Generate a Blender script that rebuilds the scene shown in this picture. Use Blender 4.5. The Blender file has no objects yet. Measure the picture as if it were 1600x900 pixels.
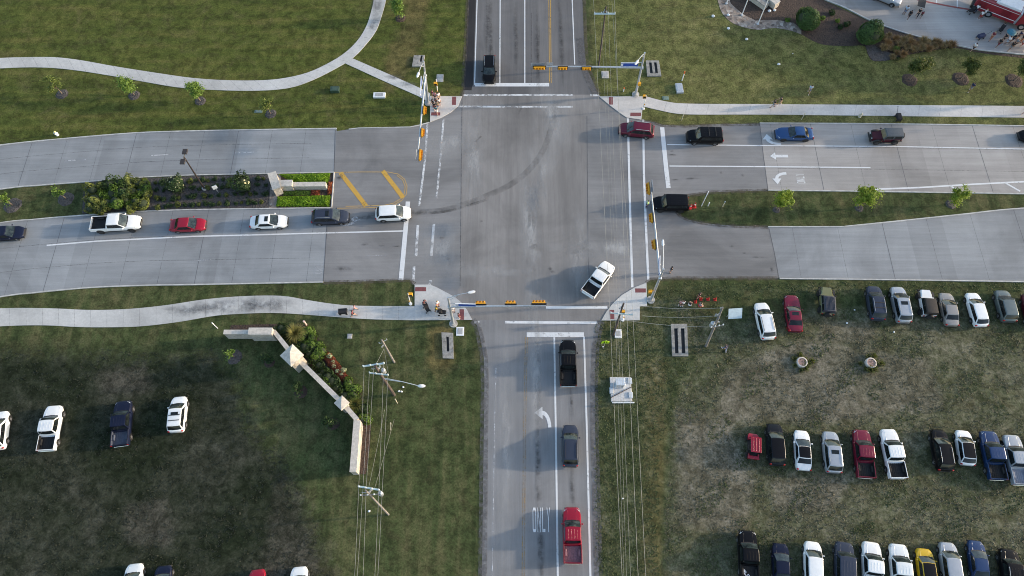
import bpy, bmesh, math, random
from mathutils import Vector, Matrix
random.seed(11)
R = math.radians
scene = bpy.context.scene
col = scene.collection

# ------------------------------------------------------------------ survey: camera 84 m up, 24 degrees off straight down
F, H, T = 1130.0, 84.0, R(24.0)
sT, cT = math.sin(T), math.cos(T)
def G(p, z=0.0):
    """survey point: image coordinates of the aerial survey -> site metres at height z"""
    x = (p[0]-800)/F; y = (450-p[1])/F
    t = (H-z)/(cT-y*sT)
    return Vector((x*t, (sT+y*cT)*t, z))
def PX(X, Y):
    d = Y*sT+H*cT
    return (800+F*X/d, 450-F*(Y*cT-H*sT)/d)

# ------------------------------------------------------------------ objects
def link(o, parent=None):
    col.objects.link(o)
    if parent: o.parent = parent
    return o
def meshobj(name, me, parent=None, loc=None, rz=None):
    o = bpy.data.objects.new(name, me); link(o, parent)
    if loc is not None: o.location = loc
    if rz is not None: o.rotation_euler.z = rz
    return o
def empty(name, loc, rz=0.0):
    o = bpy.data.objects.new(name, None); link(o)
    o.empty_display_size = .3; o.location = loc; o.rotation_euler.z = rz
    return o
def tag(o, label, cat, group=None):
    o['label'] = label; o['category'] = cat
    if group: o['group'] = group
    return o
def struct(o):
    o['kind'] = 'structure'; return o

class MB:
    """collects faces for one mesh"""
    def __init__(s): s.v = []; s.f = []; s.m = []
    def add(s, vs, fs, mi=0):
        b = len(s.v); s.v += [tuple(v) for v in vs]
        for f in fs: s.f.append([b+i for i in f]); s.m.append(mi)
        return s
    def box(s, c, d, mi=0, rz=0.0, taper=1.0, rot=None):
        hx, hy, hz = d[0]/2, d[1]/2, d[2]/2
        M = rot if rot else Matrix.Rotation(rz, 3, 'Z')
        vs = []
        for z, k in ((-hz, 1.0), (hz, taper)):
            for x, y in ((-hx, -hy), (hx, -hy), (hx, hy), (-hx, hy)):
                vs.append(Vector(c)+M@Vector((x*k, y*k, z)))
        return s.add(vs, [(3, 2, 1, 0), (4, 5, 6, 7), (0, 1, 5, 4), (1, 2, 6, 5), (2, 3, 7, 6), (3, 0, 4, 7)], mi)
    def bbox(s, c, d, mi=0, rz=0.0, bev=.03):
        """box with chamfered top edge"""
        hx, hy, hz = d[0]/2, d[1]/2, d[2]/2
        M = Matrix.Rotation(rz, 3, 'Z'); vs = []
        for z, k in ((-hz, 0), (hz-bev, 0), (hz, bev)):
            for x, y in ((-1, -1), (1, -1), (1, 1), (-1, 1)):
                vs.append(Vector(c)+M@Vector((x*(hx-k), y*(hy-k), z)))
        fs = [(3, 2, 1, 0), (8, 9, 10, 11)]
        for l in (0, 4):
            for i in range(4): fs.append((l+i, l+(i+1) % 4, l+4+(i+1) % 4, l+4+i))
        return s.add(vs, fs, mi)
    def tube(s, pts, rad, n=8, mi=0, cap=True):
        pts = [Vector(p) for p in pts]
        if not isinstance(rad, (list, tuple)): rad = [rad]*len(pts)
        rings = []
        for i, p in enumerate(pts):
            d = (pts[min(i+1, len(pts)-1)]-pts[max(i-1, 0)]).normalized()
            a = Vector((0, 0, 1)) if abs(d.z) < .9 else Vector((1, 0, 0))
            u = d.cross(a).normalized(); w = d.cross(u)
            rings.append([p+(u*math.cos(2*math.pi*k/n)+w*math.sin(2*math.pi*k/n))*rad[i] for k in range(n)])
        return s.loft(rings, mi, True, cap)
    def loft(s, rings, mi=0, closed=True, cap=True):
        n = len(rings[0]); vs = [p for r in rings for p in r]; fs = []
        for i in range(len(rings)-1):
            for k in range(n if closed else n-1):
                a = i*n+k; b = i*n+(k+1) % n
                fs.append((a, b, b+n, a+n))
        if cap:
            fs.append(tuple(reversed(range(n)))); fs.append(tuple(range((len(rings)-1)*n, len(rings)*n)))
        return s.add(vs, fs, mi)
    def disc(s, c, r, n=16, mi=0, axis='Z', h=0.0):
        return s.tube([Vector(c), Vector(c)+(Vector((0, 0, h or .01)) if axis == 'Z' else Vector((0, h or .01, 0)) if axis == 'Y' else Vector((h or .01, 0, 0)))], r, n, mi)
    def ell(s, c, r, mi=0, nu=10, nv=6):
        vs = []; fs = []
        for j in range(nv+1):
            a = -math.pi/2+math.pi*j/nv
            for i in range(nu):
                b = 2*math.pi*i/nu
                vs.append((c[0]+r[0]*math.cos(a)*math.cos(b), c[1]+r[1]*math.cos(a)*math.sin(b), c[2]+r[2]*math.sin(a)))
        for j in range(nv):
            for i in range(nu):
                fs.append((j*nu+i, j*nu+(i+1) % nu, (j+1)*nu+(i+1) % nu, (j+1)*nu+i))
        return s.add(vs, fs, mi)
    def mesh(s, name, mats, smooth=None):
        me = bpy.data.meshes.new(name); me.from_pydata(s.v, [], s.f); me.update()
        for m in (mats if isinstance(mats, (list, tuple)) else [mats]): me.materials.append(m)
        me.polygons.foreach_set('material_index', s.m)
        if smooth is not None:
            me.polygons.foreach_set('use_smooth', [True]*len(s.f)); me.set_sharp_from_angle(angle=R(smooth))
        return me
    def build(s, name, mats, parent=None, smooth=None, loc=None, rz=None):
        return meshobj(name, s.mesh(name, mats, smooth), parent, loc, rz)

# ------------------------------------------------------------------ materials
def newmat(name):
    m = bpy.data.materials.new(name); m.use_nodes = True
    nt = m.node_tree; return m, nt, nt.nodes['Principled BSDF'], nt.nodes['Material Output']
def nd(nt, t, **k):
    n = nt.nodes.new(t)
    for a, v in k.items():
        if hasattr(n, a) and a not in ('inputs',): setattr(n, a, v)
        else: n.inputs[a].default_value = v
    return n
def c4(c): return (c[0], c[1], c[2], 1)
def coords(nt, scale=(1, 1, 1)):
    tc = nt.nodes.new('ShaderNodeTexCoord'); mp = nt.nodes.new('ShaderNodeMapping')
    mp.inputs['Scale'].default_value = scale
    nt.links.new(tc.outputs['Object'], mp.inputs['Vector']); return mp.outputs['Vector']
def noise(nt, scale, detail=4, rough=.6, stretch=(1, 1, 1), kind=None, dist=0.0):
    n = nt.nodes.new('ShaderNodeTexNoise')
    if kind: n.noise_type = kind
    n.inputs['Distortion'].default_value = dist
    n.inputs['Scale'].default_value = scale; n.inputs['Detail'].default_value = detail; n.inputs['Roughness'].default_value = rough
    nt.links.new(coords(nt, stretch), n.inputs['Vector']); return n.outputs['Fac']
def ramp(nt, src, stops):
    r = nt.nodes.new('ShaderNodeValToRGB'); e = r.color_ramp.elements
    while len(e) < len(stops): e.new(.5)
    for i, (p, c) in enumerate(stops):
        e[i].position = p; e[i].color = c4(c) if isinstance(c, (tuple, list)) else (c, c, c, 1)
    nt.links.new(src, r.inputs['Fac']); return r.outputs['Color']
def mix(nt, fac, a, b, mode='MIX'):
    m = nt.nodes.new('ShaderNodeMix'); m.data_type = 'RGBA'; m.blend_type = mode
    for i, x in ((0, fac), (6, a), (7, b)):
        if isinstance(x, (int, float)): m.inputs[i].default_value = x
        elif isinstance(x, (tuple, list)): m.inputs[i].default_value = c4(x)
        else: nt.links.new(x, m.inputs[i])
    return m.outputs[2]
def math_(nt, op, a, b):
    m = nt.nodes.new('ShaderNodeMath'); m.operation = op
    for i, x in ((0, a), (1, b)):
        if isinstance(x, (int, float)): m.inputs[i].default_value = x
        else: nt.links.new(x, m.inputs[i])
    return m.outputs[0]
def bump(nt, p, h, strength, dist):
    b = nt.nodes.new('ShaderNodeBump'); b.inputs['Strength'].default_value = strength; b.inputs['Distance'].default_value = dist
    nt.links.new(h, b.inputs['Height']); nt.links.new(b.outputs['Normal'], p.inputs['Normal'])
_cache = {}
def pm(name, rgb, rough=.6, var=.15, scale=4.0, metal=0.0, coat=0.0, spec=.5, bmp=0.0):
    """plain procedural surface: colour broken up by noise"""
    if name in _cache: return _cache[name]
    m, nt, p, out = newmat(name)
    n = noise(nt, scale, 5)
    lo = tuple(max(0, c*(1-var)) for c in rgb); hi = tuple(min(1, c*(1+var)) for c in rgb)
    nt.links.new(ramp(nt, n, [(.3, lo), (.7, hi)]), p.inputs['Base Color'])
    p.inputs['Roughness'].default_value = rough; p.inputs['Metallic'].default_value = metal
    p.inputs['Coat Weight'].default_value = coat; p.inputs['Coat Roughness'].default_value = .06
    p.inputs['Specular IOR Level'].default_value = spec
    if bmp: bump(nt, p, n, bmp, .02)
    _cache[name] = m; return m
def paint(name, rgb, metal=0.0):
    dk = max(rgb) < .08
    return pm('car_paint_'+name, rgb, rough=.30, var=.05, scale=1.2, metal=metal*(.4 if dk else 1), coat=.06 if dk else .3, spec=.16 if dk else .4)

def road_mat(name, lo, hi, stretch, streak=.35, crack=True, blotch=.25, slab=None):
    m, nt, p, out = newmat(name)
    st2 = tuple(v if v == 1 else v*.35 for v in stretch)
    a = noise(nt, 1.1, 6, .65, stretch)
    a2 = noise(nt, .30, 3, .5, st2)
    b = noise(nt, .085, 6, .62, (1, 1, 1), None, .8)
    c = noise(nt, 9.0, 4, .7); e = noise(nt, 3.2, 5, .7, tuple(v if v == 1 else max(v, .04) for v in stretch))
    base = ramp(nt, mix(nt, .5, a, a2), [(.5-streak/2, lo), (.5+streak/2, hi)])
    base = mix(nt, min(1, blotch*3), base, ramp(nt, b, [(.34, .68), (.5, 1.0), (.66, 1.24)]), 'MULTIPLY')
    base = mix(nt, .55, base, ramp(nt, e, [(.3, .82), (.7, 1.12)]), 'MULTIPLY')
    base = mix(nt, .5, base, ramp(nt, c, [(.3, .84), (.7, 1.10)]), 'MULTIPLY')
    if slab:
        sn = nt.nodes.new('ShaderNodeVectorMath'); sn.operation = 'SNAP'; sn.inputs[1].default_value = slab
        nt.links.new(coords(nt), sn.inputs[0]); wn = nt.nodes.new('ShaderNodeTexWhiteNoise'); nt.links.new(sn.outputs[0], wn.inputs['Vector'])
        base = mix(nt, 1.0, base, ramp(nt, wn.outputs['Value'], [(0, .90), (1, 1.07)]), 'MULTIPLY')
    nt.links.new(base, p.inputs['Base Color'])
    p.inputs['Roughness'].default_value = .85; p.inputs['Specular IOR Level'].default_value = .3
    bump(nt, p, c, .12, .02)
    return m
def wear_paint(name, rgb, cover=.6, scale=2.2):
    """road paint, worn through in places"""
    m, nt, p, out = newmat(name)
    n = noise(nt, scale, 8, .75); n2 = noise(nt, .25, 3)
    p.inputs['Roughness'].default_value = .7
    nt.links.new(mix(nt, .5, rgb, ramp(nt, n, [(.3, .75), (.7, 1.05)]), 'MULTIPLY'), p.inputs['Base Color'])
    s = math_(nt, 'ADD', n, math_(nt, 'MULTIPLY', math_(nt, 'SUBTRACT', n2, .5), .6))
    lo = 1-cover
    nt.links.new(ramp(nt, s, [(max(0, lo-.12), .12), (min(1, lo+.06), .95)]), p.inputs['Alpha'])
    return m
def stain_mat(name, rgb, dens=.6, scale=.8, stretch=(1, 1, 1), fade=False):
    m, nt, p, out = newmat(name)
    n = noise(nt, scale, 6, .7, stretch)
    p.inputs['Base Color'].default_value = c4(rgb); p.inputs['Roughness'].default_value = .85
    al = ramp(nt, n, [(.36, 0.0), (.75, dens)])
    if fade:
        f = nt.nodes.new('ShaderNodeAttribute'); f.attribute_name = 'fade'
        al = math_(nt, 'MULTIPLY', al, f.outputs['Fac'])
    nt.links.new(al, p.inputs['Alpha'])
    return m
def leaf_mat(name, lo, hi, trans=.25, mid=None, nw=.5):
    m, nt, p, out = newmat(name)
    g = nt.nodes.new('ShaderNodeNewGeometry')
    n = noise(nt, 1.6, 3)
    f = mix(nt, nw, g.outputs['Random Per Island'], n)
    nt.links.new(ramp(nt, f, [(.2, lo), (.45, mid), (.8, hi)] if mid else [(.2, lo), (.8, hi)]), p.inputs['Base Color'])
    p.inputs['Roughness'].default_value = .6; p.inputs['Specular IOR Level'].default_value = .25
    t = nt.nodes.new('ShaderNodeBsdfTranslucent'); t.inputs['Color'].default_value = c4([c*1.3 for c in hi])
    ms = nt.nodes.new('ShaderNodeMixShader'); ms.inputs[0].default_value = trans
    nt.links.new(p.outputs[0], ms.inputs[1]); nt.links.new(t.outputs[0], ms.inputs[2]); nt.links.new(ms.outputs[0], out.inputs['Surface'])
    return m
def rock_mat(name, cols, scale=7.0):
    m, nt, p, out = newmat(name)
    v = nt.nodes.new('ShaderNodeTexVoronoi'); v.inputs['Scale'].default_value = scale
    nt.links.new(coords(nt), v.inputs['Vector'])
    sp = nt.nodes.new('ShaderNodeSeparateColor'); nt.links.new(v.outputs['Color'], sp.inputs[0])
    nt.links.new(ramp(nt, sp.outputs[0], [(i/(len(cols)-1), c) for i, c in enumerate(cols)]), p.inputs['Base Color'])
    p.inputs['Roughness'].default_value = .9
    bump(nt, p, v.outputs['Distance'], .8, .06)
    return m

CONC_W = road_mat('concrete_road_pale', (.20, .215, .23), (.30, .315, .33), (.05, 1.0, 1), .4, False, .22, (4.75, 60, 9))
CONC_E = road_mat('concrete_road_warm', (.265, .255, .248), (.37, .355, .342), (.05, 1.0, 1), .4, False, .2, (5.7, 60, 9))
ASPH_X = road_mat('asphalt_crossing', (.166, .160, .157), (.255, .246, .240), (1.0, .05, 1), .36, True, .25)
ASPH_EW = road_mat('asphalt_approach', (.168, .168, .172), (.24, .238, .238), (.06, 1.0, 1), .4, True, .25)
ASPH_N = road_mat('asphalt_north', (.105, .105, .110), (.165, .162, .163), (1.0, .03, 1), .34, True, .2)
ASPH_S = road_mat('asphalt_south', (.172, .176, .184), (.25, .25, .256), (1.0, .03, 1), .34, True, .2)
ASPH_BLACK = road_mat('asphalt_fresh', (.016, .016, .02), (.035, .034, .036), (1, .1, 1), .4, False, .2)
SIDEWALK = road_mat('sidewalk_concrete', (.40, .405, .40), (.54, .54, .53), (1, 1, 1), .5, False, .2)
SIDEWALK_E = road_mat('sidewalk_concrete_warm', (.46, .44, .42), (.60, .575, .55), (1, 1, 1), .5, False, .18)
KERB = pm('kerb_concrete', (.44, .44, .43), .85, .25, 1.5)
BRICK = pm('red_pavers', (.17, .055, .06), .85, .25, 6)
CONCRETE = pm('cast_concrete', (.38, .37, .35), .85, .3, 2.0, bmp=.2)
CONCRETE_DARK = pm('weathered_concrete', (.25, .245, .23), .9, .4, 2.5, bmp=.3)
STONE = pm('limestone_cap', (.50, .465, .415), .8, .2, 3.0, bmp=.25)
STONE_SIDE = rock_mat('limestone_blocks', [(.36, .32, .27), (.50, .46, .40), (.42, .37, .31)], 3.5)
WHITE_LINE = wear_paint('road_paint_white', (.68, .70, .72), .66)
WHITE_WORN = wear_paint('road_paint_white_worn', (.66, .68, .70), .50, 1.5)
WHITE_FAINT = wear_paint('road_paint_white_faint', (.55, .57, .60), .42, 2.0)
YELLOW_LINE = wear_paint('road_paint_yellow', (.55, .33, .06), .62)
YELLOW_FAINT = wear_paint('road_paint_yellow_faint', (.34, .23, .10), .42)
YELLOW_ARC = wear_paint('road_paint_yellow_arc', (.46, .31, .12), .60)
RED_LINE = wear_paint('road_paint_red', (.25, .05, .05), .6)
JOINT = pm('joint_sealant', (.10, .10, .105), .8, .3)
JOINT_FAINT = stain_mat('joint_sawcut', (.07, .07, .075), .9, 3.0)
SKID = stain_mat('rubber_marks', (.045, .044, .044), .42, .5, (1, 1, 1))
OIL = stain_mat('oil_stain', (.04, .04, .042), 1.0, 1.1, (1, 1, 1), True)
PALE = stain_mat('dust_wear', (.44, .44, .44), 1.25, .4, (1, .3, 1), True)
DIRT = stain_mat('dirt_edge', (.10, .085, .065), 1.0, 1.3)
SHOULDER = stain_mat('gravel_shoulder', (.11, .11, .115), 1.1, 1.6)
DAMP = stain_mat('damp_stain', (.17, .175, .18), 1.15, .5, (1, 1, 1), True)
STEEL = pm('galvanised_steel', (.50, .53, .56), .38, .15, 5, metal=.55)
WHITE_STEEL = pm('white_painted_steel', (.70, .71, .72), .4, .06)
BRONZE = pm('bronze_pole_paint', (.035, .028, .026), .45, .2)
SIGNAL_Y = pm('signal_yellow', (.72, .34, .012), .45, .1)
BLACK = pm('black_plastic', (.012, .012, .013), .55, .2)
RUBBER = pm('tyre_rubber', (.016, .016, .017), .85, .2)
RIM = pm('alloy_rim', (.45, .46, .48), .3, .1, metal=.7)
RIM_DARK = pm('dark_rim', (.05, .05, .055), .35, .1, metal=.5)
SIGN_BLUE = pm('street_sign_blue', (.015, .07, .36), .4, .1)
SIGN_WHITE = pm('sign_white', (.72, .74, .76), .45, .05)
SIGN_LIME = pm('fluorescent_lime', (.55, .85, .02), .5, .05)
RED_LENS = pm('red_lens', (.35, .01, .012), .25, .1)
AMBER = pm('amber_lens', (.75, .40, .08), .3, .1)
HEADLAMP = pm('headlamp_glass', (.55, .58, .62), .12, .1, coat=.6)
CHROME = pm('chrome_trim', (.65, .66, .68), .18, .05, metal=.9)
WOOD_POLE = pm('weathered_pole_wood', (.075, .058, .052), .9, .35, 2.5)
WOOD_POLE_PALE = pm('grey_pole_wood', (.20, .185, .175), .9, .3, 2.5)
WIRE = pm('aluminium_cable', (.28, .28, .26), .45, .1, metal=.3)
INSUL = pm('porcelain', (.55, .60, .62), .25, .1)
CROSSARM = pm('fibreglass_crossarm', (.45, .56, .58), .5, .12)
BARK = pm('bark', (.13, .10, .075), .9, .3, 6)
MULCH = rock_mat('bark_mulch', [(.026, .018, .014), (.066, .043, .032), (.044, .028, .022)], 5.0)
MULCH_GREY = rock_mat('grey_mulch', [(.040, .036, .035), (.088, .079, .076), (.058, .052, .050)], 5.0)
GRAVEL = rock_mat('river_gravel', [(.10, .08, .068), (.30, .25, .21), (.17, .135, .115), (.40, .36, .32)], 2.2)
def glass_mat():
    m, nt, p, out = newmat('car_glass')
    n = noise(nt, .7, 2)
    nt.links.new(ramp(nt, n, [(.35, (.006, .008, .009)), (.7, (.022, .03, .032))]), p.inputs['Base Color'])
    p.inputs['Roughness'].default_value = .10; p.inputs['Specular IOR Level'].default_value = .4; p.inputs['Coat Weight'].default_value = .0
    return m
GLASS = glass_mat()
def windshield_mat():
    m, nt, p, out = newmat('windshield_glass')
    n = noise(nt, 1.3, 2)
    nt.links.new(ramp(nt, n, [(.35, (.012, .018, .02)), (.7, (.055, .078, .078))]), p.inputs['Base Color'])
    p.inputs['Roughness'].default_value = .08; p.inputs['Specular IOR Level'].default_value = .6; p.inputs['Coat Weight'].default_value = .15
    return m
WSHIELD = windshield_mat()
SKY_S, SUN_S, EXPO = .15, 2.0, 1.38
# ------------------------------------------------------------------ world, sun, camera
SUN_EL, SUN_AZ = R(12.5), R(6.0)          # azimuth counted from east towards north
w = bpy.data.worlds.new('World'); scene.world = w; w.use_nodes = True
bg = w.node_tree.nodes['Background']; sk = w.node_tree.nodes.new('ShaderNodeTexSky')
sk.sky_type = 'NISHITA'; sk.sun_disc = False; sk.sun_elevation = SUN_EL; sk.sun_rotation = R(90)-SUN_AZ
sk.air_density = 1.0; sk.dust_density = 1.8
w.node_tree.links.new(sk.outputs[0], bg.inputs['Color']); bg.inputs['Strength'].default_value = SKY_S
sl = bpy.data.lights.new('sun', 'SUN'); sl.energy = SUN_S; sl.angle = R(1.4); sl.color = (1.0, .84, .66)
so = link(bpy.data.objects.new('sun', sl))
sd = Vector((math.cos(SUN_EL)*math.cos(SUN_AZ), math.cos(SUN_EL)*math.sin(SUN_AZ), math.sin(SUN_EL)))
so.rotation_euler = sd.to_track_quat('Z', 'Y').to_euler(); so.location = sd*200
cd = bpy.data.cameras.new('camera'); cam = link(bpy.data.objects.new('camera', cd))
cam.location = (0, 0, H); cam.rotation_euler = (T, 0, 0); cd.sensor_width = 36; cd.lens = 36*F/1600
cd.clip_start = .5; cd.clip_end = 3000
scene.camera = cam
scene.cycles.filter_width = 1.0; scene.cycles.pixel_filter_type = 'BLACKMAN_HARRIS'
vs_ = scene.view_settings
scene.display_settings.display_device = 'sRGB'
vs_.view_transform = 'Standard'; vs_.look = 'None'; vs_.exposure = EXPO; vs_.gamma = 1; vs_.use_curve_mapping = False

# ------------------------------------------------------------------ flat sheets, ribbons, kerbs
def sheet(name, px, z, m, dens=None):
    bm = bmesh.new()
    vs = [bm.verts.new(G(p, 0).xy.to_3d()+Vector((0, 0, z))) for p in px]
    f = bm.faces.new(vs); f.normal_update()
    if f.normal.z < 0: f.normal_flip()
    bmesh.ops.triangulate(bm, faces=[f])
    me = bpy.data.meshes.new(name); bm.to_mesh(me); bm.free(); me.materials.append(m)
    return struct(meshobj(name, me))
def slab(name, px, z0, z1, m, bevel=0):
    bm = bmesh.new()
    vs = [bm.verts.new(G(p, 0).xy.to_3d()+Vector((0, 0, z1))) for p in px]
    f = bm.faces.new(vs); f.normal_update()
    if f.normal.z < 0: f.normal_flip()
    r = bmesh.ops.extrude_face_region(bm, geom=[f])
    for v in [e for e in r['geom'] if isinstance(e, bmesh.types.BMVert)]: v.co.z = z1
    for v in vs: v.co.z = z0
    bmesh.ops.triangulate(bm, faces=[q for q in bm.faces if len(q.verts) > 4])
    bmesh.ops.recalc_face_normals(bm, faces=bm.faces)
    me = bpy.data.meshes.new(name); bm.to_mesh(me); bm.free(); me.materials.append(m)
    return struct(meshobj(name, me))
def smooth_pts(pts, n=6):
    """Catmull-Rom through survey points"""
    q = [Vector((p[0], p[1])) for p in pts]; out = []
    for i in range(len(q)-1):
        a, b, c, d = q[max(i-1, 0)], q[i], q[i+1], q[min(i+2, len(q)-1)]
        for k in range(n):
            t = k/n
            out.append(.5*((2*b)+(c-a)*t+(2*a-5*b+4*c-d)*t*t+(3*b-a-3*c+d)*t**3))
    out.append(q[-1]); return [(v.x, v.y) for v in out]
def world_line(px): return [G(p).xy.to_3d() for p in px]
def strip_mb(mb, pts, w, z, mi=0):
    """flat band of width w along world points"""
    L = []; Rr = []
    for i, p in enumerate(pts):
        d = (pts[min(i+1, len(pts)-1)]-pts[max(i-1, 0)]); d.z = 0; d.normalize()
        nrm = Vector((-d.y, d.x, 0))
        L.append(Vector((p.x, p.y, z))+nrm*w/2); Rr.append(Vector((p.x, p.y, z))-nrm*w/2)
    vs = L+Rr; n = len(pts)
    mb.add(vs, [(n+i, n+i+1, i+1, i) for i in range(n-1)], mi)
def mark(name, lines, w, m, z=.020):
    mb = MB()
    for l in lines: strip_mb(mb, world_line(l), w, z)
    return struct(mb.build(name, m))
def kerb(pxs, w=.16, h=.12, name='kerb', m=None):
    mb = MB()
    for px in pxs:
        pts = world_line(px); rings = []
        for i, p in enumerate(pts):
            d = (pts[min(i+1, len(pts)-1)]-pts[max(i-1, 0)]); d.z = 0; d.normalize(); nn = Vector((-d.y, d.x, 0))
            rings.append([p+nn*w/2+Vector((0, 0, -.02)), p+nn*w/2+Vector((0, 0, h-.02)), p+nn*(w/2-.02)+Vector((0, 0, h)),
                          p-nn*(w/2-.02)+Vector((0, 0, h)), p-nn*w/2+Vector((0, 0, h-.02)), p-nn*w/2+Vector((0, 0, -.02))])
        mb.loft(rings)
    return struct(mb.build(name, m or KERB))

# ------------------------------------------------------------------ the ground: one sheet to the horizon with zones of turf
def sdist(p, poly):
    x, y = p; d = 1e18; ins = False; n = len(poly)
    for i in range(n):
        x1, y1 = poly[i]; x2, y2 = poly[(i+1) % n]
        ex, ey = x2-x1, y2-y1
        t = max(0, min(1, ((x-x1)*ex+(y-y1)*ey)/(ex*ex+ey*ey+1e-9)))
        dd = (x-x1-ex*t)**2+(y-y1-ey*t)**2
        if dd < d: d = dd
        if (y1 > y) != (y2 > y) and x < (x2-x1)*(y-y1)/(y2-y1)+x1: ins = not ins
    return -math.sqrt(d) if ins else math.sqrt(d)
def sm(d, soft): 
    t = max(0, min(1, .5-d/(2*soft))); return t*t*(3-2*t)
LOT_SE = [(1045, 455), (1120, 500), (1700, 452), (2600, 455), (2600, 1500), (1020, 1500), (1040, 800), (1050, 640), (1085, 560)]
VERGE_SE = [(925, 505), (1060, 440), (1700, 440), (1700, 452), (1130, 470), (1085, 560), (1030, 700), (1025, 1500), (920, 1500)]
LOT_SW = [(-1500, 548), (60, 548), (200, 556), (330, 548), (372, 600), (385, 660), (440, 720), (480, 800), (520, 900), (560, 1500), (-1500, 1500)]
LAWN_NW = [(-1500, -2000), (735, -2000), (735, 140), (640, 205), (300, 210), (-1500, 300)]
LAWN_NE = [(905, -2000), (3000, -2000), (3000, 200), (930, 200)]
GOLD = [(640, -60), (680, -60), (662, 60), (640, 120), (600, 150), (600, 90), (630, 40)]
WORN = [[(1130, 580), (1250, 530), (1450, 560), (1480, 635), (1300, 660), (1120, 660)], [(1060, 640), (1130, 650), (1180, 760), (1160, 840), (1060, 820)], [(1200, 745), (1330, 745), (1300, 800), (1210, 800)], [(1285, 502), (1370, 505), (1360, 540), (1280, 535)], [(430, 740), (540, 730), (560, 960), (400, 960)], [(190, 790), (260, 780), (270, 850), (200, 850)], [(150, 580), (230, 575), (240, 615), (160, 610)]]
STRAW = [GOLD, [(672, 510), (700, 505), (712, 560), (690, 600), (668, 570)], [(1008, 560), (1042, 560), (1032, 920), (1000, 920)], [(1085, 462), (1110, 462), (1125, 500), (1105, 505)]]
def axis(lo, hi, step, far):
    a = []; x = lo
    while x <= hi+1e-6: a.append(x); x += step
    g = step; pre = []; x = lo
    while x > -far: g *= 1.5; x -= g; pre.append(x)
    post = []; g = step; x = hi
    while x < far: g *= 1.5; x += g; post.append(x)
    return pre[::-1]+a+post
xs = axis(-92, 92, 1.0, 900); ys = axis(-14, 104, 1.0, 900)
gv = []; att = {k: [] for k in ('dry', 'dark', 'lush', 'gold', 'straw', 'worn')}
for y in ys:
    for x in xs:
        gv.append((x, y, 0.0))
        if y < -60: p = (800+x*12, 1400)
        else: p = PX(x, max(y, -30))
        att['dry'].append(max(sm(sdist(p, LOT_SE), 30), .45*sm(sdist(p, VERGE_SE), 16)))
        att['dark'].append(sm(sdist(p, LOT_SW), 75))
        att['lush'].append(max(sm(sdist(p, LAWN_NW), 20), .0))
        att['gold'].append(sm(sdist(p, LAWN_NE), 20))
        att['straw'].append(max(sm(sdist(p, q), 20) for q in STRAW))
        att['worn'].append(max(sm(sdist(p, q), 26) for q in WORN))
nx = len(xs)
gf = [(j*nx+i, j*nx+i+1, (j+1)*nx+i+1, (j+1)*nx+i) for j in range(len(ys)-1) for i in range(nx-1)]
gme = bpy.data.meshes.new('ground'); gme.from_pydata(gv, [], gf); gme.update()
for k, vals in att.items():
    a = gme.attributes.new(k, 'FLOAT', 'POINT'); a.data.foreach_set('value', vals)
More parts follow.
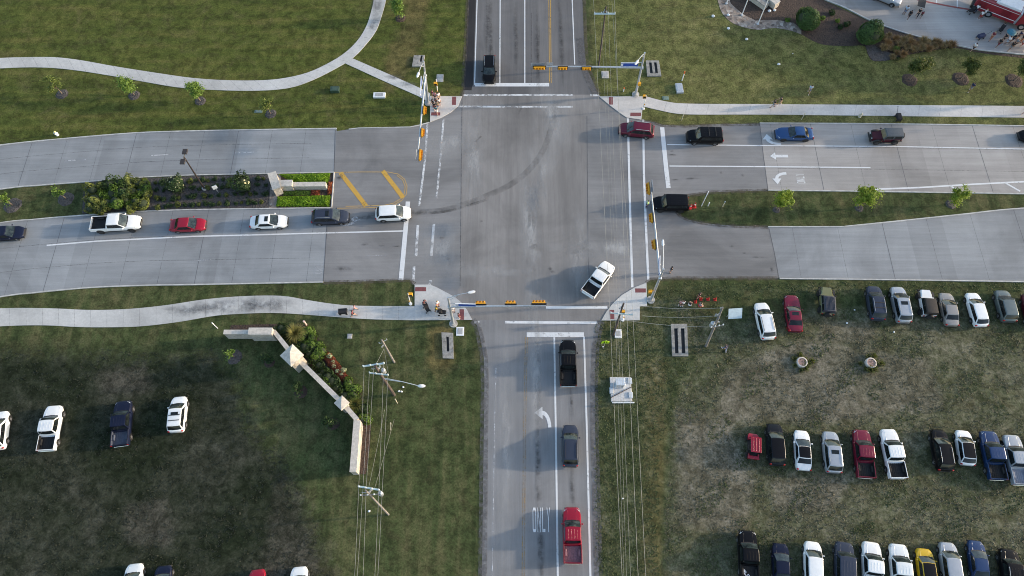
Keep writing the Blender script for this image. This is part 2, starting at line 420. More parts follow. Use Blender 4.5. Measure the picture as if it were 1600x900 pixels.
def ground_mat():
    m, nt, p, out = newmat('turf')
    big = noise(nt, .09, 6, .6); med = noise(nt, .55, 7, .68); fine = noise(nt, 4.5, 8, .75)
    wn_ = noise(nt, 1.25, 6, .62, (1, 1, 1), None, 1.2); wiry = math_(nt, 'SUBTRACT', 1.0, math_(nt, 'MULTIPLY', math_(nt, 'ABSOLUTE', math_(nt, 'SUBTRACT', wn_, .5), 0), 8.0)); clot = noise(nt, .9, 5, .65, (1, 1, 1), None, .8)
    mow = noise(nt, .8, 4, .6, (.07, 1.0, 1)); mow2 = noise(nt, .8, 4, .6, (1.0, .06, 1)); tuft = noise(nt, 1.7, 9, .8)
    def at(n):
        a = nt.nodes.new('ShaderNodeAttribute'); a.attribute_name = n; return a.outputs['Fac']
    s1 = mix(nt, .5, big, med)
    verge = ramp(nt, mix(nt, .45, s1, mow2), [(.38, (.030, .044, .017)), (.5, (.055, .070, .027)), (.62, (.098, .096, .044))])
    lawn = ramp(nt, mix(nt, .5, s1, mow), [(.36, (.045, .062, .016)), (.5, (.072, .087, .021)), (.66, (.110, .104, .032))])
    gold = ramp(nt, mix(nt, .35, s1, fine), [(.36, (.066, .085, .026)), (.52, (.118, .122, .043)), (.66, (.185, .160, .074))])
    wr = ramp(nt, wiry, [(.0, .34), (.55, .44), (1.0, .66)])
    base_n = mix(nt, .42, big, mix(nt, .5, med, clot))
    dd = mix(nt, .28, base_n, wr)
    dry = ramp(nt, dd, [(.36, (.030, .041, .018)), (.43, (.054, .064, .030)), (.49, (.082, .088, .048)), (.56, (.122, .120, .078)), (.65, (.19, .176, .132))])
    worn = ramp(nt, dd, [(.36, (.066, .066, .042)), (.46, (.108, .102, .070)), (.54, (.148, .136, .102)), (.64, (.205, .186, .148))])
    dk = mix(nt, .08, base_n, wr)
    dark = ramp(nt, dk, [(.36, (.009, .014, .007)), (.44, (.016, .022, .011)), (.50, (.026, .031, .019)), (.57, (.043, .045, .032)), (.66, (.080, .078, .062))])  # dark soil and vegetation, with edge vignetting also put into the colour
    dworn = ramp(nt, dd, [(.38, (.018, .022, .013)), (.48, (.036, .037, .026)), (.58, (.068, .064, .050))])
    jit = math_(nt, 'MULTIPLY', math_(nt, 'SUBTRACT', mix(nt, .5, med, tuft), .5), 1.5)
    def soft(a): 
        return ramp(nt, math_(nt, 'ADD', at(a), jit), [(.3, 0.0), (.7, 1.0)])
    patch = ramp(nt, mix(nt, .6, med, clot), [(.42, .60), (.5, 1.0), (.60, 1.36)])
    c = mix(nt, soft('lush'), verge, lawn)
    c = mix(nt, soft('gold'), c, gold)
    c = mix(nt, math_(nt, 'MULTIPLY', soft('straw'), .75), c, ramp(nt, s1, [(.38, (.075, .070, .028)), (.62, (.155, .120, .050))]))
    c = mix(nt, soft('dry'), c, mix(nt, soft('worn'), dry, worn))
    br = noise(nt, .33, 8, .72, (1, 1, 1), None, 1.0)
    c = mix(nt, math_(nt, 'MULTIPLY', ramp(nt, br, [(.50, 0.0), (.66, 1.0)]), .38), c, (.105, .085, .046))
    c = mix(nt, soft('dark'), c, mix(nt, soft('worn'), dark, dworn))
    c = mix(nt, .8, c, patch, 'MULTIPLY')
    c = mix(nt, .85, c, ramp(nt, fine, [(.38, .60), (.5, 1.0), (.62, 1.38)]), 'MULTIPLY')
    nt.links.new(c, p.inputs['Base Color'])
    p.inputs['Roughness'].default_value = .95; p.inputs['Specular IOR Level'].default_value = .1
    bump(nt, p, mix(nt, .5, fine, tuft), .35, .08)
    return m
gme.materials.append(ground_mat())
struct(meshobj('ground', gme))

# ------------------------------------------------------------------ roads
nw_corner = [(526, 205), (560, 200), (640, 198.5), (655, 195.5), (672, 191), (690, 184), (705, 175.5), (716, 165.5), (722, 151)]
sw_corner = [(505, 441), (560, 440), (640, 437), (648, 445), (672, 445), (682, 449), (697, 457), (711, 464.5), (721, 473), (730, 485), (738, 500)]
ne_corner = [(916, 105), (925, 124), (936, 150), (953, 165), (970, 178), (979, 184), (1002, 187.5), (1017, 190), (1037, 195.5), (1070, 196.5), (1110, 194.5), (1187, 193)]
se_corner = [(1216, 435), (1050, 435), (1017, 437), (1010, 442), (992, 449), (972, 461), (957, 475), (947, 488), (939.5, 501)]
wu_top = smooth_pts([(-420, 282), (-200, 252), (0, 227), (100, 217), (212, 208), (300, 205), (400, 203), (526, 201)])
wu_bot = smooth_pts([(-420, 372), (-200, 326), (0, 296), (60, 290), (140, 284), (212, 278), (300, 274), (400, 272), (522, 269.5)])
wl_top = smooth_pts([(-420, 425), (-200, 378), (0, 348.5), (50, 343.5), (100, 339), (212, 331), (300, 328), (400, 326.5), (518, 325)])
wl_bot = smooth_pts([(-420, 560), (-200, 497), (0, 464), (50, 458), (100, 453), (150, 449), (230, 446), (300, 445), (400, 443), (505, 441)])
eu_top = smooth_pts([(1187, 192.8), (1300, 193.2), (1400, 194), (1600, 197), (1800, 201), (2100, 208)])
eu_bot = smooth_pts([(1200, 297.5), (1300, 298.6), (1400, 300), (1600, 303), (1800, 305), (2100, 308)])
el_top = smooth_pts([(1200, 354.5), (1310, 354.5), (1325, 353.5), (1400, 346), (1500, 335.5), (1600, 325.5), (1800, 316), (2100, 318)])
el_bot = smooth_pts([(1218, 435.5), (1400, 437.5), (1600, 440.5), (1800, 444), (2100, 450)])
sheet('road', wu_top+wu_bot[::-1], .006, CONC_W)
sheet('road', wl_top+[(512, 350), (508, 400)]+wl_bot[::-1], .006, CONC_W)
sheet('road', eu_top+eu_bot[::-1], .006, CONC_E)
sheet('road', el_top+el_bot[::-1], .006, CONC_W)
# approaches in older asphalt and the crossing itself
sheet('road', [(526, 201)]+nw_corner+[(722, 150), (721, 250), (720, 350), (719, 446), (711, 464.5)]+sw_corner[::-1][3:]+[(508, 400), (512, 350), (518, 325), (522, 270)], .010, ASPH_EW)
med_e_top = [(1057, 331), (1061, 318), (1067, 310), (1075, 306), (1090, 303), (1112, 300.5), (1150, 299), (1200, 297.5)]
med_e_bot = [(1057, 331), (1064, 338), (1075, 343), (1093, 347), (1112, 350), (1150, 353), (1200, 354.5)]
sheet('road', [(917, 180), (953, 165)]+ne_corner[4:]+[(1193, 245), (1200, 297.5)]+med_e_top[::-1][1:]+med_e_bot[1:]+[(1210, 395), (1216, 435)]+se_corner[1:7]+[(917, 460)], .010, ASPH_EW)
sheet('road', [(722, 148), (936, 148), (953, 165), (917, 180), (917, 460), (957, 475), (947, 488), (939.5, 501), (738, 500), (730, 485), (721, 473), (711, 464.5), (719, 446), (720, 350), (721, 250), (722, 151)], .014, ASPH_X)
sheet('road', [(742, -60), (745.5, -500), (882, -500), (907.5, -60), (910, 0), (912.5, 60), (916, 105), (925, 124), (936, 148), (722, 148), (724, 141), (737, 141)], .010, ASPH_N)
sheet('road', [(735, -60), (742, -500), (745.5, -500), (745, -60), (743.5, 0), (739, 132), (736, 141), (724, 141), (728, 75), (731, 0)], .014, ASPH_BLACK)
sheet('road', [(738, 500), (939.5, 501), (935, 520), (931, 545), (929, 600), (930, 675), (933, 787), (936, 900), (941, 1010), (748, 1010), (753, 900), (755, 750), (756, 675), (757, 600), (756, 560), (751, 530), (745, 508)], .010, ASPH_S)
# plaza pavement of the fire station, upper right
plaza_edge = smooth_pts([(1262, -14), (1289, 0), (1320, 12.5), (1360, 32.5), (1400, 47.5), (1440, 59), (1485, 69), (1525, 77.5), (1560, 81.5), (1600, 85.5), (1660, 90), (1760, 96)])
slab('pavement', plaza_edge+[(1800, -120), (1180, -120)], 0, .10, CONC_E)
kerb([plaza_edge], .18, .16)

kerb([wu_top, wu_bot, wl_top, wl_bot])
kerb([eu_top, eu_bot, el_top, el_bot, [(522, 270), (520, 300), (518, 325)]])
kerb([[(545, 202), (560, 200.3), (640, 198.7), (655, 195.7), (671, 191.3)]], .14, .08)

# joints sawn across the concrete slabs
def across(top, bot, k):
    def at(line, X):
        pts = [G(p) for p in line]
        for a, b in zip(pts, pts[1:]):
            if a.x <= X <= b.x: return a.lerp(b, (X-a.x)/(b.x-a.x+1e-9))
        return None
    return at(top, k), at(bot, k)
strong = MB(); faint = MB()
def joints(top, bot, x0, x1, step, every, off=0, mid=()):
    i = 0; X = x0
    while X < x1:
        a, b = across(top, bot, X)
        if a and b:
            if i % every == off: strip_mb(strong, [a, b], .055, .012)
            else: strip_mb(faint, [a, b], .05, .012)
        X += step; i += 1
    for f in mid:
        pts = []
        X = x0
        while X < x1:
            a, b = across(top, bot, X)
            if a and b: pts.append(a.lerp(b, f))
            X += 2.0
        if len(pts) > 1: strip_mb(faint, pts, .06, .0125)
joints(wu_top, wu_bot, -86, -27, 4.75, 3, 1, (.33, .66))
joints(wl_top, wl_bot, -88, -24, 4.75, 4, 2, (.36, .68))
joints(eu_top, eu_bot, 36.5, 95, 5.7, 2, 1, (.36, .68)); joints(el_top, el_bot, 37, 95, 6.0, 3, 2, ())
strip_mb(strong, world_line([(524, 203), (523, 236), (522, 269)]), .09, .0165); strip_mb(strong, world_line([(517, 325), (511, 350), (508, 400), (505, 441)]), .09, .0165)
strip_mb(strong, world_line([(1187, 193), (1193, 245), (1200, 297)]), .08, .0165); strip_mb(strong, world_line([(1201, 355), (1210, 395), (1217, 435)]), .09, .0165)
strip_mb(strong, world_line([(917, 181), (918, 300), (919, 400), (922, 460)]), .10, .0185)
strip_mb(faint, world_line([(722, 152), (721, 250), (720, 350), (719, 447)]), .12, .0185)
strip_mb(faint, world_line([(830, 20), (830, 130)]), .10, .0165)
struct(strong.build('slab_joints', JOINT)); struct(faint.build('slab_joints', JOINT_FAINT))

# ------------------------------------------------------------------ painted markings
mark('lane_line', [[(781, -60), (781.5, 0), (781, 132)], [(819, -60), (820, 0), (820, 132)], [(893, -60), (894, 0), (898, 101)], [(745, -60), (745.5, 0), (741.5, 133)]], .16, WHITE_LINE)
mark('lane_line', [[(866, 527), (868.5, 675), (871.5, 900), (872.5, 960)], [(912.5, 526), (917, 675), (922.5, 900), (923.5, 960)]], .22, WHITE_LINE)
mark('lane_line', [[(775, 575), (772.5, 675), (769, 900), (768, 960)]], .10, WHITE_FAINT)
mark('centre_line', [[(857.5, -60), (857.5, 0), (858.5, 130)], [(860, -60), (860.2, 0), (861.2, 130)]], .10, YELLOW_LINE)
mark('centre_line', [[(824, 527), (821, 675), (819, 900), (818.5, 960)], [(821, 527), (818, 675), (815.8, 900), (815.4, 960)]], .11, YELLOW_FAINT)
mark('stop_line', [[(742, 132.5), (858, 132.5)]], .62, WHITE_LINE, .024)
mark('stop_line', [[(823, 523), (912.5, 523)]], .62, WHITE_LINE, .024)
mark('stop_line', [[(637.5, 315), (634, 355), (630, 400), (626.5, 438)]], .60, WHITE_LINE, .024)
mark('stop_line', [[(1034.5, 199), (1038, 235), (1041, 265), (1044.5, 294)]], .60, WHITE_LINE, .024)
mark('crosswalk_line', [[(723, 149), (800, 148.5), (895, 148.5)], [(715, 166.5), (800, 167), (895, 167)], [(922, 149), (936, 149)]], .30, WHITE_WORN, .024)
mark('crosswalk_line', [[(853, 480.5), (949, 480.5)], [(789, 503.5), (934, 504.5)], [(741, 503.5), (749, 503.5)]], .34, WHITE_LINE, .024)
mark('crosswalk_line', [[(693, 186), (688, 250), (682, 310)], [(668, 193), (664, 250), (655, 322)]], .28, WHITE_WORN, .024)
mark('crosswalk_line', [[(653, 352), (650, 400)], [(678, 350), (674, 400)], [(647, 416), (646, 445)], [(673, 438), (671, 446)]], .34, WHITE_WORN, .024)
mark('crosswalk_line', [[(981, 185), (983, 270), (985, 350), (988, 449)], [(1005, 187), (1006, 270), (1009, 350), (1013, 438)]], .30, WHITE_LINE, .024)
mark('lane_line', [[(73, 383.5), (150, 377), (300, 369.5), (400, 367), (510, 364), (631, 361)]], .20, WHITE_LINE, .022)
mark('lane_line', [[(100, 251), (135, 249.5)], [(234, 243), (268, 241.5)], [(368, 239), (402, 237.5)], [(573, 399.5), (608, 398.5)], [(302, 407), (330, 406)]], .12, WHITE_FAINT, .022)
mark('lane_line', [[(1042, 226), (1190, 227.5), (1400, 229), (1600, 233), (1750, 236)]], .16, WHITE_LINE, .022)
mark('lane_line', [[(1046, 259.5), (1200, 260.5), (1360, 262)]], .18, WHITE_LINE, .022)
mark('lane_line', [[(1364, 296), (1440, 293), (1520, 288), (1600, 284), (1700, 280)], [(1485, 290.5), (1493, 296)], [(1571, 286), (1594, 299)]], .24, WHITE_LINE, .022)
# yellow hatched nose of the west median
arc = [(522, 269.5), (560, 268.8), (606, 268.8), (622, 272), (632, 280), (636, 291), (635, 303), (628, 313), (616, 320), (600, 324), (560, 325), (527, 325.5)]
arc2 = [(620, 274), (629, 281), (633, 291), (632, 302), (626, 310.5), (615, 317.5), (600, 321), (540, 322.5)]
mark('median_marking', [arc, arc2], .12, YELLOW_ARC, .022)
mark('median_marking', [[(532, 270), (572, 322)], [(598, 267), (630, 309)]], .62, YELLOW_LINE, .024)
mark('parking_line', [[(1463, -20), (1463, 6)], [(1495, -14), (1495, 13)]], .14, WHITE_LINE, .112)
mark('fire_lane_line', [[(1405, -6), (1445, 3), (1480, 10), (1516, 16)]], .30, RED_LINE, .112)
# arrows and words: outlines in metres, x along travel to the right, y up the lane
def glyphs(name, polys, o, ux, uy, m, z=.024):
    """polys in local units placed at survey point o with axes ux, uy in metres"""
    mb = MB(); O = G(o).xy.to_3d()
    for poly in polys:
        mb.add([O+ux*p[0]+uy*p[1]+Vector((0, 0, z)) for p in poly], [tuple(range(len(poly)))])
    o_ = mb.build(name, m); me = o_.data
    bm = bmesh.new(); bm.from_mesh(me)
    for f in bm.faces:
        f.normal_update()
        if f.normal.z < 0: f.normal_flip()
    bmesh.ops.triangulate(bm, faces=bm.faces); bm.to_mesh(me); bm.free()
    return struct(o_)
def curve_arrow():
    ps = []
    inner = [(math.cos(a)*.62, math.sin(a)*1.55) for a in [R(x) for x in range(0, 91, 15)]]
    outer = [(math.cos(a)*1.02, math.sin(a)*2.1) for a in [R(x) for x in range(0, 91, 15)]]
    for i in range(6): ps.append([inner[i], outer[i], outer[i+1], inner[i+1]])
    ps.append([(0, 1.05), (0, 2.6), (-.95, 1.85)])
    return ps
X1, Y1 = Vector((1, 0, 0)), Vector((0, 1, 0))
glyphs('turn_arrow', curve_arrow(), (848, 668), X1, Y1*.95, WHITE_LINE)
glyphs('turn_arrow', curve_arrow(), (1230, 279), Y1*1.0, -X1*.78, WHITE_LINE)
glyphs('turn_arrow', [[(-q[0], q[1]) for q in p] for p in curve_arrow()], (1219, 218), Y1*.95, -X1*.95, WHITE_LINE)
glyphs('turn_arrow', curve_arrow(), (533, 345), -Y1*.8, X1*1.0, WHITE_FAINT)
glyphs('straight_arrow', [[(-.8, 0), (0, .62), (0, -.62)], [(0, .22), (1.7, .22), (1.7, -.22), (0, -.22)]], (1212, 244), X1, Y1, WHITE_LINE)
S = .16
def word_only(k=S):
    o = [[(0, .12), (k, .12), (k, .88), (0, .88)], [(1-k, .12), (1, .12), (1, .88), (1-k, .88)], [(0, .88), (k, .88), (1-k, .88), (1, .88), (.8, 1), (.2, 1)], [(0, .12), (.2, 0), (.8, 0), (1, .12), (1-k, .12), (k, .12)]]
    n = [[(0, 0), (k, 0), (k, 1), (0, 1)], [(1-k, 0), (1, 0), (1, 1), (1-k, 1)], [(k, 1), (k, .75), (1-k, 0), (1-k, .25)]]
    l = [[(0, 0), (k*1.2, 0), (k*1.2, 1), (0, 1)], [(k*1.2, 0), (.9, 0), (.9, .13), (k*1.2, .13)]]
    y = [[(.5-k/2, 0), (.5+k/2, 0), (.5+k/2, .58), (.5-k/2, .58)], [(.5-k/2, .58), (.5+.0, .58), (k, 1), (0, 1)], [(.5, .58), (.5+k/2, .58), (1, 1), (1-k, 1)]]
    out = []
    for i, g in enumerate((o, n, l, y)):
        for p in g: out.append([(q[0]*.42+i*.56, q[1]*2.62) for q in p])
    return out
glyphs('road_lettering', word_only(.21), (832.5, 831.5), X1*.93, Y1*1.0, WHITE_LINE)
glyphs('road_lettering', word_only(.2), (1258.5, 286.5), Y1*.72, -X1*.42, WHITE_LINE)
glyphs('road_lettering', word_only(.2), (493, 414.5), -Y1*.6, X1*.40, WHITE_FAINT)

# tyre marks, stains and worn patches
mark('tyre_marks', [smooth_pts([(640, 333), (690, 329), (730, 318), (770, 302), (800, 287), (830, 262), (850, 232), (862, 198), (868, 160)])], .85, SKID, .0265)
mark('tyre_marks', [smooth_pts([(575, 336), (640, 333), (700, 330), (760, 312)])], .40, SKID, .0275)
mark('tyre_marks', [smooth_pts([(742, 222), (752, 213)]), smooth_pts([(810, 178), (815, 168)])], .25, SKID, .0255)
rs = random.Random(5)
def fadeobj(mb, name, m):
    o = struct(mb.build(name, m)); a = o.data.attributes.new('fade', 'FLOAT', 'POINT'); a.data.foreach_set('value', mb.fade); return o
def blob(mb, p, rx, ry, z, n=14):
    c = G(p); k = [rs.uniform(.65, 1.2) for _ in range(n)]
    mb.fade = getattr(mb, 'fade', [])+[1.0]+[0.0]*n
    mb.add([(c.x, c.y, z)]+[(c.x+rx*k[i]*math.cos(2*math.pi*i/n), c.y+ry*k[i]*math.sin(2*math.pi*i/n), z) for i in range(n)], [(0, 1+i, 1+(i+1) % n) for i in range(n)])
mb = MB()
for p, rx, ry in [((570, 382), .6, .25), ((596, 384), .5, .2), ((620, 385), .9, .15), ((537, 420), 1.6, .5), ((505, 282), .9, .5), ((530, 278), .7, .4), ((545, 345), 1.2, .4), ((570, 340), 2.0, .5),
                 ((1050, 242), .8, .2), ((1080, 279), 1.3, .2), ((1127, 270), .25, .3), ((1160, 274), .3, .3), ((1050, 236), .3, .2), ((1143, 385), .4, .2), ((1163, 396), .4, .2), ((1185, 402), 1.6, .15),
                 ((700, 404), .5, .25), ((752, 346), .3, .2), ((860, 420), .3, .3), ((690, 372), .4, .3), ((838, 545), .2, .5), ((838, 535), .2, .3), ((864, 425), .4, .3), ((1206, 421), .3, .5), ((1055, 281), .8, .15)]:
    blob(mb, p, rx, ry, .0285)
for p, rx, ry in [((762, 40), .7, 9), ((767, 70), .5, 5), ((841, 600), .55, 9), ((840, 720), .5, 10), ((893, 630), .35, 2.2), ((894, 760), .4, 3.0), ((845, 850), .5, 6), ((806, 60), .5, 9), ((840, 80), .5, 9), ((877, 60), .5, 10)]:
    blob(mb, p, rx, ry, .0289)
fadeobj(mb, 'oil_stains', OIL)
mb = MB()
for p, rx, ry in [((834, 312), 1.6, 4.5), ((835, 305), 1.0, 3.0), ((842, 265), 2.6, 7), ((905, 390), 2.2, 7), ((830, 370), 2.2, 14), ((740, 240), 2.0, 10), ((690, 385), 3.5, 6), ((690, 225), 5, 3), ((860, 180), 3.5, 7), ((950, 388), 9, 1.8), ((760, 425), 6, 1.5), ((835, 600), 1.6, 14), ((790, 700), 1.5, 16)]:
    blob(mb, p, rx, ry, .0305, 24)
fadeobj(mb, 'worn_patches', PALE)

# ------------------------------------------------------------------ pavements and footpaths
def path(name, top, bot, m=SIDEWALK, step=1.8, z=.06):
    def resamp(px):
        pts = [G(p) for p in px]; d = [0]
        for a, b in zip(pts, pts[1:]): d.append(d[-1]+(b-a).length)
        return pts, d
    A, dA = resamp(top); B, dB = resamp(bot)
    n = max(4, int(max(dA[-1], dB[-1])/1.0))
    def at(P, D, f):
        s = f*D[-1]
        for i in range(len(D)-1):
            if D[i+1] >= s-1e-9: return P[i].lerp(P[i+1], (s-D[i])/(D[i+1]-D[i]+1e-9))
        return P[-1]
    mb = MB(); jt = MB(); rings = []
    for i in range(n+1):
        a = at(A, dA, i/n); b = at(B, dB, i/n)
        rings.append([a.xy.to_3d()+Vector((0, 0, -.02)), a.xy.to_3d()+Vector((0, 0, z)), b.xy.to_3d()+Vector((0, 0, z)), b.xy.to_3d()+Vector((0, 0, -.02))])
    mb.loft(rings, 0, True, True)
    o = mb.build(name, m); struct(o)
    L = max(dA[-1], dB[-1]); k = int(L/step)
    for i in range(1, k):
        a = at(A, dA, i/k); b = at(B, dB, i/k)
        strip_mb(jt, [a, b], .035, z+.004)
    struct(jt.build('path_joints', JOINT_FAINT))
    return o
nwp_top = smooth_pts([(-300, 120), (-100, 97), (0, 91), (50, 89.5), (90, 90), (130, 95), (180, 104), (250, 115), (300, 122), (350, 125.5), (400, 126), (440, 123), (480, 114), (515, 98), (540, 82), (560, 62), (573, 40), (580, 18), (584, 0), (588, -40), (592, -100)])
nwp_bot = smooth_pts([(-300, 139), (-100, 113), (0, 107), (60, 105.5), (110, 109), (170, 118), (220, 127), (280, 137), (340, 141), (400, 142), (450, 138), (485, 127), (520, 110), (550, 92), (570, 72), (588, 48), (598, 20), (603, 0), (607, -40), (610, -100)])
path('path', nwp_top, nwp_bot)
path('path', [(551, 91.5), (605, 115), (659, 139), (672, 146)], [(539, 99), (598, 126), (656, 151.5), (672, 161)], SIDEWALK, 2.2, .056)
swp_top = smooth_pts([(-300, 512), (-120, 490), (0, 482), (80, 482), (140, 484.5), (200, 483), (260, 477), (320, 468), (380, 463), (440, 462.5), (480, 469), (520, 475), (560, 478), (648, 478.5)])
swp_bot = smooth_pts([(-300, 542), (-120, 519), (0, 510), (70, 508.5), (120, 511), (165, 511.5), (220, 510), (280, 503), (340, 493), (400, 489.5), (440, 489.5), (480, 492), (520, 495), (580, 499), (648, 500.5)])
path('path', swp_top, swp_bot, SIDEWALK, 2.0)
nep_top = smooth_pts([(1010, 151), (1039, 158.5), (1076, 162.3), (1200, 163), (1400, 164.5), (1600, 166), (1900, 170)])
nep_bot = smooth_pts([(1005, 166.5), (1037, 174), (1075, 179), (1200, 179.3), (1400, 181.5), (1600, 184), (1900, 189)])
path('path', nep_top, nep_bot, SIDEWALK_E, 3.0)
slab('pavement', [(672, 150.5), (722, 150.7), (716, 165.5), (705, 175.5), (690, 184), (672, 191)], -.02, .075, SIDEWALK_E)
slab('pavement', [(648, 445), (672, 445), (682, 449), (697, 457), (711, 464.5), (721, 473), (730, 485), (738, 500), (648, 500.5)], -.02, .075, SIDEWALK)
slab('pavement', [(936, 151), (1011, 151), (1004, 168), (1002, 187.5), (979, 184), (970, 178), (953, 165)], -.02, .075, SIDEWALK_E)
slab('pavement', [(1010, 442), (1011, 478), (999.5, 479), (999.5, 500.5), (939.5, 501), (947, 488), (957, 475), (972, 461), (992, 449)], -.02, .075, SIDEWALK)
for q in [[(706.5, 151.5), (713, 151.5), (712.5, 164.5), (706, 164.5)], [(674, 176), (688, 176), (688, 181), (673.5, 181)], [(649, 449), (666, 449), (666, 455.5), (648.5, 455.5)], [(718, 483.5), (725, 483.5), (725, 500), (718.5, 500)],
          [(951, 152), (957.5, 152), (957.5, 164), (951.5, 164)], [(985, 176.5), (1001.5, 176.5), (1001.5, 182), (984.5, 182)], [(992, 451), (1009, 451), (1009, 457.5), (992.5, 457.5)], [(952, 484.5), (959.5, 484.5), (960, 499), (953, 499)]]:
    sheet('tactile_paving', q, .080, BRICK)
# planting beds
sheet('mulch_bed', [(132, 286), (212, 279.5), (300, 275.5), (420, 273), (426, 325), (330, 326.5), (212, 330), (128, 334)], .030, MULCH_GREY)
sheet('gravel_strip', [(424, 273), (440, 272.5), (432, 324.5), (420, 325)], .036, GRAVEL)
sheet('mulch_bed', [(436, 272), (521, 270.5), (517.5, 324), (430, 324.5)], .034, MULCH)
bed = smooth_pts([(1108, -40), (1121, 0), (1128, 20), (1143, 35), (1163, 43), (1185, 46.5), (1210, 44), (1235, 48), (1252, 54), (1270, 64), (1290, 70.5), (1325, 72), (1350, 72), (1356, 86), (1364, 95), (1385, 95), (1410, 88), (1440, 82), (1480, 75.5), (1500, 76), (1540, 84), (1600, 91), (1700, 100)])
sheet('mulch_bed', bed+[(1700, 94), (1600, 87), (1525, 79), (1440, 60.5), (1360, 34), (1289, 1.5), (1210, -36)], .020, MULCH)
grav = smooth_pts([(1110, -30), (1121, 0), (1128, 20), (1143, 35), (1163, 43), (1185, 46.5), (1210, 44), (1235, 48), (1252, 54)])
sheet('gravel_strip', grav+[(1252, 45), (1240, 36), (1215, 31.5), (1180, 32), (1160, 22), (1142, 6), (1138, -5), (1134, -30)], .030, GRAVEL)
sheet('gravel_strip', [(1352, 71), (1357, 86), (1364, 95), (1385, 95), (1408, 88), (1395, 84), (1372, 76), (1362, 66)], .030, MULCH_GREY)
sheet('mulch_bed', [(361, 508), (436, 506), (436, 516), (358, 518)], .020, MULCH)
sheet('mulch_bed', [(446, 508), (480, 506), (510, 545), (545, 592), (562, 612), (580, 655), (578, 700), (572, 741), (556, 741), (562, 655), (535, 625), (470, 555)], .018, MULCH)

# ragged dirt edges and gravel shoulders where turf meets asphalt
mark('dirt_edge', [[(733, -60), (730.5, 0), (727.5, 75), (723, 141), (722, 151)], [(911, -60), (913, 0), (914.5, 60), (918, 105), (927, 124), (936, 148)], [(1003, 188), (1017, 191), (1037, 196), (1070, 197), (1110, 195.5), (1187, 194)], [(1057, 331), (1064, 338.5), (1075, 343.5), (1093, 347.5), (1112, 350.5), (1150, 353.5), (1200, 355)], [(505, 441.5), (560, 440.5), (640, 437.5), (648, 444)], [(1057, 331), (1061, 318), (1067, 310), (1075, 306), (1112, 300.5), (1200, 297.5)], [(1216, 435), (1050, 435), (1017, 437), (1010, 442)]], .55, DIRT, .034)
mark('gravel_shoulder', [[(738, 501), (745, 508), (751, 530), (756.5, 560), (757.5, 600), (756.5, 675), (755.5, 750), (754, 900), (752, 960)], [(939, 502), (934, 520), (930.5, 545), (928.5, 600), (929, 675), (932, 787), (935, 900), (937, 960)], [(905, 60), (911, 105), (919, 124), (930, 147)]], .95, SHOULDER, .036)
mb = MB()
for p, rx, ry in [((330, 482), 4.0, 1.3), ((362, 478), 4.2, 1.35), ((398, 476), 4.6, 1.35), ((430, 476), 3.0, 1.3), ((290, 487), 3.0, 1.0), ((588, 20), 1.0, 4.5), ((583, 45), .9, 2.0), ((616, 121), 1.6, .7), ((638, 133), 1.6, .7)]:
    blob(mb, p, rx, ry, .0655, 18)
fadeobj(mb, 'damp_stains', DAMP)
# ------------------------------------------------------------------ plants
LEAF_LIME = leaf_mat('leaves_lime', (.09, .14, .014), (.22, .30, .04), .3)
LEAF_MID = leaf_mat('leaves_mid', (.055, .105, .018), (.14, .22, .04), .3)
LEAF_OLIVE = leaf_mat('leaves_olive', (.035, .055, .014), (.115, .135, .03), .25)
LEAF_DARK = leaf_mat('leaves_dark', (.014, .032, .012), (.045, .08, .022), .2)
LEAF_BALL = leaf_mat('leaves_clipped', (.030, .065, .020), (.085, .145, .040), .2)
LEAF_GOLD = leaf_mat('grass_blades_golden', (.14, .13, .035), (.34, .31, .10), .25)
LEAF_TAN = leaf_mat('grass_blades_tan', (.15, .11, .05), (.34, .25, .12), .25)
LEAF_RED = leaf_mat('blooms_red', (.02, .035, .012), (.34, .11, .03), .15, (.14, .026, .020), .62)
LEAF_HEDGE = leaf_mat('leaves_bright_hedge', (.07, .15, .008), (.22, .36, .02), .3)
LEAF_PALE = leaf_mat('leaves_pale', (.20, .24, .13), (.42, .46, .28), .2)
BLOOM_W = leaf_mat('blooms_white', (.6, .58, .35), (.8, .78, .55), .2)

def leaf(mb, c, n, size, rng, asp=1.7):
    a = Vector((rng.gauss(0, 1), rng.gauss(0, 1), rng.gauss(0, 1))).normalized()
    u = n.cross(a)
    if u.length < 1e-4: u = Vector((1, 0, 0))
    u.normalize(); w = n.cross(u)
    s = size*rng.uniform(.6, 1.3)
    mb.add([c-u*s*asp*.5, c+w*s*.5, c+u*s*asp*.5, c-w*s*.5], [(0, 1, 2, 3)])
def crown_mesh(name, seed, rx, rz, zc, n, size, m, clumps=16, sparse=.55):
    """leaf clumps spread through the volume, denser on some limbs than others"""
    rng = random.Random(seed); mb = MB(); cl = []
    for i in range(clumps):
        d = Vector((rng.gauss(0, 1), rng.gauss(0, 1), rng.gauss(0, 1))).normalized()
        r = rng.uniform(.25, 1.0)
        cl.append((Vector((d.x*rx*r, d.y*rx*r, zc+d.z*rz*r)), rng.uniform(.16, .42)*rx, rng.uniform(.4, 1.4)))
    tot = sum(c[2] for c in cl)
    for c, r, wgt in cl:
        for k in range(int(n*wgt/tot)):
            d = Vector((rng.gauss(0, 1), rng.gauss(0, 1), rng.gauss(0, .8)))
            p = c+d*r*sparse
            nn = (d.normalized()*.5+Vector((rng.gauss(0, .5), rng.gauss(0, .5), .6+rng.gauss(0, .5)))).normalized()
            leaf(mb, p, nn, size, rng)
    return mb.mesh(name, m), cl
